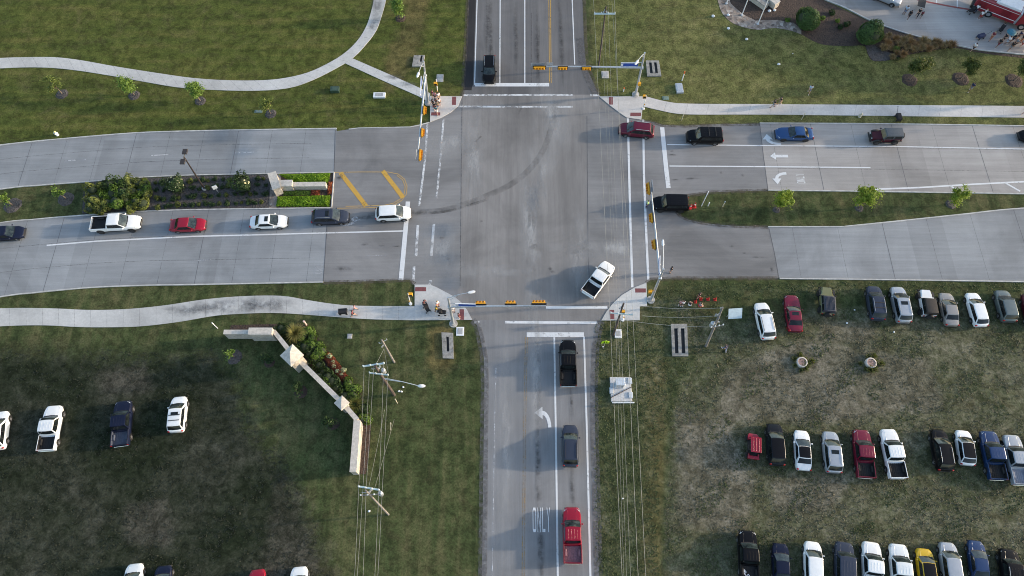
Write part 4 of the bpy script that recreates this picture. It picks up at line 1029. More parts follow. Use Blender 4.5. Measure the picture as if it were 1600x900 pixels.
    if pick:   # the open bed
        x1 = s['xd']-.10; x0 = -hx+.02; b = MB(); zf = .78
        for sy in (-1, 1):
            b.bbox(((x0+x1)/2, sy*(hw-.05), .86), (x1-x0, .10, .62), 0, 0, .03)
        b.bbox((x0+.05, 0, .87), (.08, W-.20, .60), 0, 0, .02); b.bbox((x1-.03, 0, .86), (.05, W-.20, .56), 0)
        parts['bed_walls'] = b.mesh('pickup_bed_walls', [None], 38)
        f = MB(); f.box(((x0+x1)/2, 0, zf), (x1-x0-.15, W-.21, .04), 0)
        for k in range(7): f.box(((x0+x1)/2, (k-3)*.22, zf+.03), (x1-x0-.2, .09, .02), 0)
        for sx in (-1, 1): f.bbox((-s['wb']/2+.02, sx*(hw-.27), zf+.14), (.75, .24, .24), 0, 0, .04)
        for sy in (-1, 1): f.box(((x0+x1)/2, sy*(hw-.112), zf+.20), (x1-x0-.14, .012, .38), 0)
        parts['bed_floor'] = f.mesh('pickup_bed_floor', [None], 38)
    sr = MB(); sr.bbox((lerp(s['xr'], s['xf'], .70), 0, Hh+.012), (.46, wt_*1.12, .026), 0, 0, .012); parts['_sunroof'] = sr.mesh('sunroof', GLASS, 30)
    rr = []
    for sy in (-1, 1):
        q = MB(); y = sy*wt_*.88; x0, x1 = lerp(s['xr'], s['xf'], .06), lerp(s['xr'], s['xf'], .86)
        q.tube([(x0, y, Hh-.02), (x0+.12, y, Hh+.055), (x1-.12, y, Hh+.055), (x1, y, Hh-.02)], .026, 6); rr.append(q.mesh('roof_rail', [None], 50))
    parts['_rails'] = rr
    cb = MB()
    for f in (.30, .62): cb.bbox((lerp(s['xr'], s['xf'], f), 0, Hh+.055), (.09, wt_*1.72, .03), 0, 0, .01)
    parts['_bars'] = cb.mesh('crossbars', BLACK, 30)
    return parts
PROTO = {}
def osl(o, m):
    o.material_slots[0].link = 'OBJECT'; o.material_slots[0].material = m
PAINTS = {
 'white': paint('white', (.74, .76, .77)), 'pearl': paint('pearl', (.66, .70, .72)), 'silver': paint('silver', (.36, .39, .43), .35), 'grey': paint('grey', (.24, .245, .255), .3),
 'slate': paint('slate', (.040, .050, .076), .3), 'charcoal': paint('charcoal', (.013, .015, .019), .2), 'black': paint('black', (.005, .005, .0065)), 'navy': paint('navy', (.010, .014, .034), .15),
 'blue': paint('blue', (.018, .065, .185), .25), 'deepblue': paint('deepblue', (.012, .038, .115), .25), 'red': paint('red', (.25, .005, .022)), 'maroon': paint('maroon', (.105, .005, .022), .1), 'crimson': paint('crimson', (.15, .006, .026), .1),
 'wine': paint('wine', (.055, .008, .016), .1), 'olive': paint('olive', (.17, .175, .085)), 'yellow': paint('yellow', (.55, .36, .012)), 'steelgreen': paint('steelgreen', (.115, .145, .150), .3), 'tan': paint('tan', (.27, .26, .25), .3), 'skyblue': paint('skyblue', (.05, .30, .55))}
BEDS = {'black': pm('bed_liner_black', (.010, .010, .011), .8, .3), 'grey': pm('bed_floor_grey', (.20, .22, .27), .6, .2), 'rust': pm('bed_floor_red', (.22, .10, .12), .6, .35, 6), 'blue': pm('bed_floor_slate', (.055, .065, .095), .6, .25)}
def place(front, rear, nominal, zc=.75):
    a, b = G(front, zc), G(rear, zc); d = a-b
    ang = math.atan2(d.y, d.x); L = d.length; c = (a+b)/2
    k = max(.90, min(1.10, L/nominal))
    return Vector((c.x, c.y, 0)), ang, k
CARS = 'parked cars in rows on the right field'; QW = 'vehicles queued on the west approach'; QE = 'vehicles on the east approach'; QS = 'vehicles queued on the south approach'; LW = 'vehicles parked on the left field'; ROADV = 'vehicles in the crossing'
def vehicle(kind, name, front, rear, colr, label, cat, group, roof=None, sunroof=False, rails=None, bars=False, bed='black', rim=None, lift=0.0, z=.008, mirror=None):
    if kind not in PROTO: PROTO[kind] = build_vehicle(kind)
    P = PROTO[kind]; s = SPEC[kind]
    loc, ang, k = place(front, rear, s['L'])
    t = empty(name, loc+Vector((0, 0, z)), ang); t.scale = (k, 1, 1)
    pc = PAINTS[colr]
    up = Vector((0, 0, lift))
    o = meshobj('body', P['body'], t, up); osl(o, pc)
    o = meshobj('roof_panel', P['roof_panel'], t, up); osl(o, PAINTS[roof] if roof else pc)
    for nm in ('windshield', 'rear_window', 'side_window', 'door_pillar', 'headlight', 'taillight'):
        for me in P[nm]: meshobj(nm, me, t, up)
    for me in P['mirror']: osl(meshobj('mirror', me, t, up), PAINTS[mirror] if mirror else pc)
    for p in P['_w']:
        w_ = meshobj('wheel', P['wheel'], t, p); ws = 1+lift*.45; w_.scale = (ws/k, 1+lift*.5, ws); w_.location.z = p[2]*ws; w_.location.y = p[1]*(1+lift*.06)
        osl(meshobj('rim', P['rim'], w_), rim or RIM)
    if kind == 'pickup':
        osl(meshobj('bed_walls', P['bed_walls'], t, up), pc); osl(meshobj('bed_floor', P['bed_floor'], t, up), BEDS[bed])
    if sunroof: meshobj('sunroof', P['_sunroof'], t, up)
    if rails:
        for me in P['_rails']: osl(meshobj('roof_rail', me, t, up), rails)
    if bars: meshobj('crossbars', P['_bars'], t, up)
    return tag(t, label, cat, group)
RB = BLACK; RC = CHROME
# west approach, heading east
vehicle('sedan', 'parked_car', (37, 362), (-17, 366), 'navy', 'dark navy car at the left edge, last of the queue on the west road', 'car', QW)
vehicle('pickup', 'pickup_truck', (221, 348), (144, 352), 'white', 'lifted white crew cab pickup with black bed and big tyres behind the red sedan', 'pickup', QW, lift=.18, rim=RIM_DARK)
vehicle('sedan', 'sedan', (321, 350), (266, 352), 'red', 'bright red sedan queued on the west road between the white pickup and the white sedan', 'car', QW)
vehicle('sedan', 'sedan', (449, 345), (391, 347), 'white', 'white sedan with a dark sunroof queued behind the slate SUV on the west road', 'car', QW, sunroof=True)
vehicle('suv', 'suv', (545, 338), (487, 340), 'slate', 'slate blue SUV with silver roof rails beside the stone median sign wall', 'SUV', QW, sunroof=True, rails=RC)
vehicle('suv', 'suv', (642, 332), (587, 335), 'white', 'white SUV first in line at the west stop line', 'SUV', QW)
# north approach
vehicle('suv', 'suv', (764, 128), (765, 88), 'black', 'black SUV with bright roof rails waiting alone at the north stop line', 'SUV', None, rails=RC)
# east approach, heading west
vehicle('suv', 'suv', (967, 200), (1022, 206), 'maroon', 'maroon SUV with silver rails crossing the east crosswalk', 'SUV', QE, rails=RC)
vehicle('bigsuv', 'suv', (1073, 213), (1129, 214), 'black', 'old boxy black SUV with roof bars just behind the east stop line', 'SUV', QE, bars=True)
vehicle('coupe', 'coupe', (1212, 208), (1270, 209), 'blue', 'blue muscle coupe over the painted turn arrow on the east road', 'car', QE, rim=RIM_DARK)
vehicle('sedan', 'sedan', (1593, 211), (1648, 213), 'black', 'black car cut by the right edge on the east road', 'car', QE)
vehicle('bigsuv', 'police_suv', (1020, 318), (1076, 319), 'black', 'large black SUV parked at the tip of the east median beside orange cones', 'SUV', ROADV, rim=RIM_DARK)
vehicle('pickup', 'pickup_truck', (952.5, 413.5), (918, 460), 'white', 'white pickup with black bed turning across the southeast corner of the crossing', 'pickup', ROADV)
# south approach, heading north
vehicle('pickup', 'pickup_truck', (887, 532), (888, 603), 'black', 'black pickup first at the south stop line', 'pickup', QS, rim=RIM_DARK)
vehicle('suv', 'suv', (891, 664), (891, 729), 'slate', 'slate grey SUV on the south road between the black and the red pickup', 'SUV', QS, rails=RB)
vehicle('pickup', 'pickup_truck', (893, 793), (895, 881), 'red', 'red pickup with an empty ribbed bed beside the word ONLY on the south road', 'pickup', QS, bed='rust')
# right field, first row
N1 = 'first row of the right field, nearest the road'
vehicle('suv', 'suv', (1188, 473), (1201, 530), 'white', 'white SUV at the left end of the top row on the right field', 'SUV', CARS, rails=RB)
vehicle('coupe', 'coupe', (1236, 461), (1243, 518), 'crimson', 'dark red coupe with sunroof between the white SUV and the olive off-roader', 'car', CARS, sunroof=True)
vehicle('suv', 'suv', (1364, 447), (1372, 500), 'slate', 'slate blue SUV with crossbars, left neighbour of the silver SUV in the top row', 'SUV', CARS, bars=True, rails=RC)
vehicle('suv', 'suv', (1401, 448), (1413, 504), 'silver', 'silver SUV with sunroof left of the white off-roader with black top', 'SUV', CARS, sunroof=True, rails=RC)
vehicle('sedan', 'sedan', (1477, 457), (1488, 509), 'tan', 'grey beige sedan right of the white off-roader with black top', 'car', CARS)
vehicle('hatch', 'hatchback', (1518, 457), (1534, 510), 'white', 'white rounded hatchback between the grey beige sedan and the grey green SUV', 'car', CARS)
vehicle('suv', 'suv', (1564, 454), (1577, 502), 'steelgreen', 'grey green SUV near the right edge of the top row', 'SUV', CARS)
vehicle('sedan', 'sedan', (1606, 460), (1618, 512), 'wine', 'very dark red car just cut by the right edge of the top row', 'car', CARS)
# second row
vehicle('suv', 'suv', (1209, 662), (1214, 727), 'charcoal', 'black SUV with dark roof next to the small red buggy', 'SUV', CARS, roof='black')
vehicle('sedan', 'sedan', (1252, 672), (1256, 735), 'white', 'white sedan with a black glass roof in the middle row', 'car', CARS, roof='black')
vehicle('suv', 'suv', (1296, 674), (1303, 739), 'silver', 'silver SUV with sunroof left of the dark red pickup', 'SUV', CARS, sunroof=True, rails=RC)
vehicle('pickup', 'pickup_truck', (1344, 672), (1353, 747), 'crimson', 'dark red pickup with black bed in the middle row', 'pickup', CARS)
vehicle('pickup', 'pickup_truck', (1386, 671), (1403, 748), 'white', 'white pickup with black bed in the middle row right of the dark red pickup', 'pickup', CARS)
vehicle('suv', 'suv', (1465, 671), (1477, 736), 'black', 'black SUV left of the small white car with dark roof in the middle row', 'SUV', CARS, rails=RC)
vehicle('hatch', 'hatchback', (1504, 672), (1512, 727), 'white', 'small rounded white car with dark glass roof left of the blue pickup', 'car', CARS, roof='black')
vehicle('pickup', 'pickup_truck', (1542, 674), (1559, 750), 'deepblue', 'blue pickup with dark bed near the right end of the middle row', 'pickup', CARS)
vehicle('pickup', 'pickup_truck', (1578, 680), (1596, 758), 'silver', 'silver pickup with grey bed at the right end of the middle row', 'pickup', CARS, bed='grey')
vehicle('sedan', 'sedan', (1617, 684), (1632, 740), 'red', 'red car barely showing at the right edge of the middle row', 'car', CARS)
# third row, cut by the bottom edge
black_pickup = vehicle('pickup', 'pickup_truck', (1167, 831), (1171, 908), 'black', 'black pickup at the left end of the bottom row with letters lying in its bed', 'pickup', CARS)
vehicle('sedan', 'sedan', (1219, 849), (1222, 915), 'navy', 'dark navy sedan right of the black pickup in the bottom row', 'car', CARS)
vehicle('suv', 'suv', (1269, 846), (1271, 912), 'white', 'white SUV between the navy sedan and the long grey SUV in the bottom row', 'SUV', CARS)
vehicle('bigsuv', 'suv', (1318, 847), (1320, 919), 'slate', 'long slate grey SUV in the bottom row', 'SUV', CARS)
vehicle('pickup', 'pickup_truck', (1360, 848), (1364, 927), 'white', 'white crew cab pickup right of the long slate SUV in the bottom row', 'pickup', CARS)
vehicle('pickup', 'pickup_truck', (1402, 852), (1410, 930), 'pearl', 'white pickup left of the yellow car in the bottom row', 'pickup', CARS)
vehicle('hatch', 'hatchback', (1443, 857), (1451, 917), 'yellow', 'yellow small car with black roof in the bottom row', 'car', CARS, roof='black')
vehicle('suv', 'suv', (1479, 847), (1489, 914), 'silver', 'pale silver car right of the yellow one in the bottom row', 'car', CARS)
vehicle('sedan', 'sedan', (1524, 844), (1533, 912), 'deepblue', 'dark blue sedan in the bottom row', 'car', CARS)
vehicle('bigsuv', 'suv', (1574, 858), (1583, 930), 'black', 'black SUV with silver roof rails at the right end of the bottom row', 'SUV', CARS, rails=RC)
# left field
vehicle('suv', 'suv', (2, 643), (-5, 703), 'white', 'white car cut by the left edge of the dark field', 'car', LW)
vehicle('pickup', 'pickup_truck', (86, 636), (73, 703), 'white', 'white pickup with black bed alone on the dark left field', 'pickup', LW)
vehicle('pickup', 'pickup_truck', (194, 627), (188, 697), 'navy', 'black pickup with slate bed in the middle of the dark left field', 'pickup', LW, bed='blue')
vehicle('suv', 'suv', (281, 620), (275, 675), 'white', 'white SUV with sunroof and roof bars, rightmost on the dark left field', 'SUV', LW, sunroof=True, bars=True)
vehicle('suv', 'suv', (211, 883), (205, 945), 'pearl', 'white car at the bottom edge left of the blue striped one', 'car', LW)
vehicle('hatch', 'hatchback', (256, 884), (251, 945), 'navy', 'white roofed car with blue sides and black hood at the bottom edge', 'car', LW, roof='white', rails=RB, mirror='skyblue')
vehicle('sedan', 'sedan', (402, 892), (400, 955), 'red', 'red car whose hood just shows at the bottom edge', 'car', LW)
vehicle('suv', 'suv', (468, 888), (466, 950), 'white', 'white car at the bottom edge right of the red one', 'car', LW)

# ---- boxy off-roaders
def build_jeep():
    p = {}; L, W = 4.25, 1.60; mb = MB()
    mb.bbox((-.55, 0, .80), (2.70, W, .66), 0, 0, .05)
    mb.loft([[(x, y*k, z) for y, z in ((-.70, .52), (-.72, .95), (-.60, 1.08), (.60, 1.08), (.72, .95), (.70, .52))] for x, k in ((.80, 1.0), (1.30, .95), (1.86, .84), (1.90, .80))])
    mb.bbox((1.93, 0, .84), (.05, 1.05, .46), 1); mb.bbox((2.06, 0, .56), (.16, 1.62, .18), 1); mb.bbox((-2.02, 0, .56), (.14, 1.5, .18), 1)
    for sy in (-1, 1):
        for cx in (1.22, -1.22):
            mb.loft([[(cx+a, sy*(.74), z), (cx+a, sy*.98, z), (cx+a, sy*.98, z+.05), (cx+a, sy*.74, z+.05)] for a, z in ((-.56, .74), (-.40, .90), (0, .96), (.36, .92), (.56, .72))], 1)
        mb.box((0, sy*.84, .50), (1.5, .12, .08), 1)
    p['body'] = mb.mesh('jeep_body', [None, BLACK], 38)
    r = MB(); r.loft([[(x, y, z) for x, y in ((-1.88, -h), (f, -h), (f, h), (-1.88, h))] for z, h, f in ((1.12, .78, .62), (1.70, .72, .34), (1.80, .66, .26), (1.83, .55, .18))])
    p['hardtop'] = r.mesh('jeep_top', [None], 30)
    g = MB(); g.add([(.655, -.70, 1.16), (.655, .70, 1.16), (.375, .65, 1.66), (.375, -.65, 1.66)], [(0, 1, 2, 3)]); p['windshield'] = g.mesh('windshield', WSHIELD)
    p['side_window'] = []
    for sy in (-1, 1):
        for x0, x1 in ((-1.75, -.75), (-.65, .42)):
            q = MB(); v = [(x0, sy*.787, 1.22), (x1, sy*.787, 1.22), (x1-.1, sy*.736, 1.64), (x0, sy*.736, 1.64)]; q.add(v, [(0, 1, 2, 3) if sy < 0 else (3, 2, 1, 0)]); p['side_window'].append(q.mesh('side_window', GLASS))
    p['headlight'] = []; p['taillight'] = []; p['mirror'] = []
    for sy in (-1, 1):
        q = MB(); q.disc((1.955, sy*.42, .90), .11, 12, 0, 'X', .03); p['headlight'].append(q.mesh('headlight', HEADLAMP, 40))
        q = MB(); q.bbox((-1.93, sy*.68, .88), (.08, .14, .22), 0); p['taillight'].append(q.mesh('taillight', RED_LENS))
        q = MB(); q.bbox((.62, sy*.98, 1.22), (.10, .20, .20), 0); q.tube([(.62, sy*.76, 1.16), (.62, sy*.92, 1.2)], .02, 5); p['mirror'].append(q.mesh('mirror', BLACK))
    n = 18; wm = MB(); rr = .42
    wm.loft([[(a*math.cos(2*math.pi*k/n), y, a*math.sin(2*math.pi*k/n)) for k in range(n)] for a, y in ((.25, -.14), (.40, -.14), (.42, -.10), (.42, .10), (.40, .14), (.25, .14))]); p['wheel'] = wm.mesh('jeep_wheel', RUBBER, 40)
    rm = MB()
    for sy in (-1, 1): rm.disc((0, sy*.145, 0), .24, 16, 0, 'Y', .01*sy)
    p['rim'] = rm.mesh('jeep_rim', RIM_DARK, 40)
    return p
def jeep(front, rear, colr, top, label, group, sparewheel=True):
    if 'jeep' not in PROTO: PROTO['jeep'] = build_jeep()
    P = PROTO['jeep']; loc, ang, k = place(front, rear, 4.35)
    t = empty('off_roader', loc+Vector((0, 0, .008)), ang); t.scale = (k, 1, 1)
    osl(meshobj('body', P['body'], t), PAINTS[colr]); osl(meshobj('hardtop', P['hardtop'], t), top); meshobj('windshield', P['windshield'], t)
    for nm in ('side_window', 'headlight', 'taillight', 'mirror'):
        for me in P[nm]: meshobj(nm, me, t)
    for x, y in ((1.22, .80), (1.22, -.80), (-1.22, .80), (-1.22, -.80)):
        w_ = meshobj('wheel', P['wheel'], t, (x, y, .42)); meshobj('rim', P['rim'], w_)
    w_ = meshobj('spare_wheel', P['wheel'], t, (-2.13, .05, 1.0), R(90)); meshobj('rim', P['rim'], w_)
    return tag(t, label, 'off-roader', group)
SOFT_GREY = pm('hardtop_grey', (.085, .095, .105), .6, .15); SOFT_BLACK = pm('soft_top_black', (.028, .025, .024), .85, .2); RACK = pm('roof_rack_slate', (.045, .048, .065), .6, .2)
jeep((1358, 213), (1409, 213), 'wine', SOFT_GREY, 'dark wine off-roader with grey hardtop and spare wheel on the east road', QE)
oj = jeep((1290, 448), (1293, 494), 'olive', RACK, 'olive green off-roader with slatted dark roof in the top row on the right field', CARS)
mb = MB()
for k in range(8): mb.bbox((-.80, (k-3.5)*.15, 1.86), (1.9, .05, .04), 0)
mb.build('roof_rack', RACK, oj)
jeep((1444, 452), (1452, 497), 'white', SOFT_BLACK, 'white off-roader with black soft top in the top row on the right field', CARS)

# ---- little red buggy
loc, ang, k = place((1177, 676), (1177, 719), 3.1)
ub = empty('utility_buggy', loc, ang)
mb = MB(); mb.loft([[(x, -w, z0), (x, -w*.95, z1), (x, w*.95, z1), (x, w, z0)] for x, w, z0, z1 in ((.75, .66, .45, .82), (1.25, .62, .45, .78), (1.5, .45, .45, .62))]); mb.build('hood', PAINTS['red'], ub, 40)
mb = MB(); mb.bbox((-.05, 0, 1.84), (1.75, 1.18, .07), 0, 0, .03)
for y in (-.3, 0, .3): mb.bbox((-.05, y, 1.885), (1.5, .06, .03), 0, 0, .01)
mb.build('roof', PAINTS['red'], ub, 40)
mb = MB(); mb.bbox((-1.30, 0, .80), (.35, 1.25, .30), 0, 0, .04); mb.bbox((-1.02, -.55, .80), (.3, .12, .26), 0); mb.bbox((-1.02, .55, .80), (.3, .12, .26), 0); mb.build('cargo_box', PAINTS['red'], ub, 40)
mb = MB()
for sy in (-1, 1):
    mb.tube([(.85, sy*.62, .75), (.72, sy*.58, 1.82), (-.85, sy*.58, 1.82), (-.95, sy*.62, .70)], .03, 6)
mb.bbox((0, 0, .42), (2.6, 1.1, .14), 0); mb.bbox((-.25, 0, .75), (.55, 1.15, .16), 0); mb.bbox((-.52, 0, 1.05), (.12, 1.15, .5), 0); mb.build('frame', BLACK, ub)
for x in (1.0, -1.0):
    for y in (.62, -.62):
        q = MB(); q.tube([(x, y-.13, .33), (x, y+.13, .33)], .33, 16); q.build('wheel', RUBBER, ub, 40)
tag(ub, 'small red two seat utility buggy at the left end of the middle row', 'buggy')
# letters lying in the bed of the black pickup
bp = G((1167, 893), .9)
bl = empty('cut_out_letters', Vector((bp.x-.15, bp.y-.45, .835)), R(-52))
def letter(polys, i):
    m_ = MB()
    for p in polys: m_.add([(q[0]*.26+i*.30-.6, q[1]*.36, z) for z in (0, .03) for q in p], [tuple(range(len(p)))[::-1], tuple(range(len(p), 2*len(p)))]+[(a, (a+1) % len(p), len(p)+(a+1) % len(p), len(p)+a) for a in range(len(p))])
    m_.build('letter', SIGN_WHITE, bl)
def bar(x0, y0, x1, y1): return [(x0, y0), (x1, y0), (x1, y1), (x0, y1)]
letter([bar(0, 0, 1, 1)], 0)
letter([bar(0, 0, .3, 1), bar(.3, 0, 1, .25)], 1); letter([bar(0, 0, .25, 1), bar(.75, 0, 1, 1), bar(.25, 0, .75, .2), bar(.25, .8, .75, 1)], 2)
letter([bar(.36, 0, .64, .78), bar(0, .78, 1, 1)], 3); letter([bar(.36, 0, .64, .78), bar(0, .78, 1, 1)], 4); letter([bar(0, 0, .28, 1), bar(.28, 0, 1, .2), bar(.28, .4, .9, .6), bar(.28, .8, 1, 1)], 5)
tag(bl, 'row of white block letters lying diagonally in the bed of the black pickup', 'letters')
# ------------------------------------------------------------------ traffic signals on mast arms
def V(p, z): return G(p, z)
def signal_head(c, along, face, n, parent, inv):
    """horizontal head: n lamps in a row along 'along', looking towards 'face'"""
    a = along.normalized(); f = face.normalized(); up = Vector((0, 0, 1)); Lh = .38*n+.06
    M = Matrix((a, f, up)).transposed()
    mb = MB(); mb.box(c, (Lh, .20, .42), 0, rot=M)
    for k in range(n):
        o = c+a*(k-(n-1)/2)*.38
        pts0 = []; pts1 = []
        for i in range(9):
            th = R(-20)+R(220)*i/8
            d = a*math.cos(th)*.17+up*math.sin(th)*.17
            pts0.append(o+f*.10+d); pts1.append(o+f*.34+d)
        mb.add(pts0+pts1, [(i, i+1, i+10, i+9) for i in range(8)]); mb.add([p*1.0-f*.0 for p in pts0]+[p+(p-o-f*.1).normalized()*.012 if False else p for p in pts1], [(i+9, i+10, i+1, i) for i in range(8)])
    h = mb.build('signal_head', SIGNAL_Y, parent); h.matrix_parent_inverse = inv
    bp = MB(); bp.box(c-f*.115, (Lh+.20, .02, .66), 0, rot=M); q = bp.build('backplate', BLACK, h); q.matrix_parent_inverse = Matrix()
    for k in range(n):
        o = c+a*(k-(n-1)/2)*.38
        l = MB(); l.add([o+f*.112]+[o+f*.108+(a*math.cos(2*math.pi*i/14)+up*math.sin(2*math.pi*i/14))*.14 for i in range(14)], [(0, 1+(i+1) % 14, 1+i) for i in range(14)]+[(0, 1+i, 1+(i+1) % 14) for i in range(14)])
        l.build('lens', (RED_LENS, AMBER, pm('green_lens', (.02, .16, .08), .3, .1))[min(k, 2)], h)
def mast(base, top, zt, arm_px, za, heads, face, label, plates=(), lum=None, blue=None, button=None, tip_extra=(), cap=True):
    B = G(base); t = empty('signal_mast', B); inv = Matrix.Translation(-B)
    def P(mb, name, m, sm_=None):
        o = mb.build(name, m, t, sm_); o.matrix_parent_inverse = inv; return o
    Tp = G(top, zt); 
    def on_pole(z): return B.lerp(Tp, z/zt)
    mb = MB(); mb.tube([B, on_pole(zt*.5), Tp], [.19, .16, .11], 12); P(mb, 'pole', STEEL, 40)
    mb = MB(); mb.tube([B+Vector((0, 0, -.02)), B+Vector((0, 0, .16))], .52, 20); mb.tube([B+Vector((0, 0, .16)), B+Vector((0, 0, .26))], .30, 12); P(mb, 'footing', CONCRETE, 40)
    A0 = on_pole(za); A1 = G(arm_px, za+.35); d = (A1-A0)
    mb = MB(); mb.tube([A0, A0.lerp(A1, .5)+Vector((0, 0, .05)), A1], [.15, .115, .07], 10)
    mb.tube([A0+Vector((0, 0, -.05)), A0-d.normalized()*.25+Vector((0, 0, -.05))], .22, 10); P(mb, 'mast_arm', STEEL, 40)
    for px, n in heads:
        q = G(px, za-.05); s = (q-A0).dot(d)/d.dot(d); c = A0.lerp(A1, s); c = Vector((c.x, c.y, c.z-.02))+face.normalized()*.30
        signal_head(c, Vector((d.x, d.y, 0)), face, n, t, inv)
    for px, (w_, hh) in plates:
        q = G(px, za+.3); s = (q-A0).dot(d)/d.dot(d); c = A0.lerp(A1, s)-face.normalized()*.14
        M = Matrix((Vector((d.x, d.y, 0)).normalized(), face.normalized(), Vector((0, 0, 1)))).transposed()
        mb = MB(); mb.box(c+Vector((0, 0, .12)), (w_, .03, hh), 0, rot=M); P(mb, 'sign_plate', STEEL)
    if lum:
        L1 = G(lum, zt+.3); L0 = on_pole(zt-.25); mid = L0.lerp(L1, .5)+Vector((0, 0, .25))
        mb = MB(); mb.tube([L0, L0.lerp(L1, .25)+Vector((0, 0, .22)), mid, L1], .045, 8); mb.tube([on_pole(zt-.9), mid+Vector((0, 0, -.08))], .03, 6); P(mb, 'lamp_arm', STEEL, 40)
        u = (L1-L0); u.z = 0; u.normalize(); M = Matrix((u, Vector((-u.y, u.x, 0)), Vector((0, 0, 1)))).transposed()
        mb = MB(); mb.loft([[Vector(L1)+M@Vector((x, y*k, z)) for y, z in ((-.17, -.06), (-.15, .05), (0, .10), (.15, .05), (.17, -.06))] for x, k in ((-.12, .5), (.1, 1), (.55, .9), (.72, .4))]); P(mb, 'luminaire', WHITE_STEEL, 45)
    if blue:
        px0, px1 = blue; z = za+.75
        a, b = G(px0, z), G(px1, z); c = (a+b)/2; u = (b-a); u.z = 0; wd = u.length; u.normalize()
        M = Matrix((u, Vector((-u.y, u.x, 0)), Vector((0, 0, 1)))).transposed()
        mb = MB(); mb.box(c, (wd, .05, .66), 0, rot=M); o = P(mb, 'street_sign', SIGN_BLUE)
        mb = MB(); mb.box(c+Vector((0, 0, .35)), (wd+.08, .10, .05), 0, rot=M); mb.box(c-u*(wd/2-.17), (.30, .056, .42), 0, rot=M); q = mb.build('trim', SIGN_WHITE, o)
        mb = MB(); mb.tube([on_pole(z+.3), c+Vector((0, 0, .32))-u*(wd*.4)], .05, 6); P(mb, 'sign_bracket', STEEL)
    if button:
        c = G(button, 2.6); mb = MB(); mb.box(c, (.42, .34, .44), 0); mb.tube([c, on_pole(2.6)], .04, 6); P(mb, 'pedestrian_signal', SIGNAL_Y)
    c = A0.lerp(A1, .12)
    mb = MB(); mb.tube([c+Vector((0, 0, .1)), c+Vector((0, 0, .5))], .03, 6); mb.ell(c+Vector((0, 0, .55)), (.10, .10, .09)); P(mb, 'camera_sensor', WHITE_STEEL, 40)
    return tag(t, label, 'traffic signal', 'traffic signals on mast arms at the crossing')
EA, NO, WE, SO = Vector((1, 0, 0)), Vector((0, 1, 0)), Vector((-1, 0, 0)), Vector((0, -1, 0))
mast((993, 148), (1007.5, 82), 8.5, (838, 103.5), 5.6, [((842.5, 108), 4), ((879, 108), 3), ((916, 108), 3)], SO, 'steel signal mast with long arm over the north road, blue street sign near its pole', [((840, 103), (1.9, .75)), ((859, 105), (.9, .9))], (996.5, 95), ((970, 101), (997, 101)), (999, 131))
mast((669, 161), (662, 96), 8.5, (652, 250), 5.6, [((661.5, 174), 3), ((658, 209.5), 3), ((654, 245), 4)], EA, 'steel signal mast reaching south over the west road from the crowd at the northwest corner', [((649.5, 244), (1.5, .75))], (654, 114), ((657, 150), (658.5, 122)), None)
mast((1016.7, 469), (1037, 420), 7.6, (1017, 293), 5.6, [((1018, 297), 4), ((1019, 342), 3), ((1021, 383), 3)], WE, 'steel signal mast reaching north past the parked black SUV from the southeast corner', [((1022, 292), (1.6, .75))], (1036, 383), ((1030, 428), (1030.5, 402)), (1016, 455.5))
mast((708.5, 506), (700, 465), 8.3, (853, 477.5), 5.6, [((751, 475), 3), ((798, 475), 3), ((842, 475.5), 4)], NO, 'steel signal mast with long arm over the south crosswalk, street lamp above its pole', [((826, 477.5), (.95, .5))], (733, 457), ((712, 476), (743, 477)), None)

def ped(base, top, head, label):
    B = G(base); t = empty('pedestrian_signal', B); Tp = G(top, 3.1)-B; Tp.z = 3.1
    mb = MB(); mb.tube([(0, 0, 0), Tp], .06, 8); mb.tube([(0, 0, 0), (0, 0, .12)], .22, 12); mb.build('pole', WHITE_STEEL, t, 40)
    hd = G(head, 2.7)-B; hd.z = 2.7; f = hd/2.7
    mb = MB(); mb.box(hd, (.46, .34, .46), 0); mb.tube([hd, Tp*.87], .04, 6); h = mb.build('signal_head', SIGNAL_Y, t)
    mb = MB(); mb.box(hd+Vector((0, -.18, 0)), (.36, .03, .36), 0); mb.build('lens', BLACK, h)
    mb = MB(); mb.box(Vector((0, -.08, 1.1)), (.14, .10, .22), 0); mb.build('push_button', SIGNAL_Y, t)
    return tag(t, label, 'pedestrian signal', 'pedestrian signals on the corners')
ped((641.5, 475), (637.5, 459), (641.5, 460), 'white pedestrian signal post with yellow head on the grass by the southwest corner path')
ped((684.5, 150), (681.5, 124), (680.5, 131), 'yellow headed pedestrian signal post behind the crowd on the northwest corner')
ped((1005, 170), (1009.5, 149), (1007, 151), 'white pedestrian signal post at the start of the northeast footpath')
ped((973, 500), (974.5, 482), (973.5, 487), 'pedestrian signal post on the southeast corner pavement beside the leaning wooden pole')

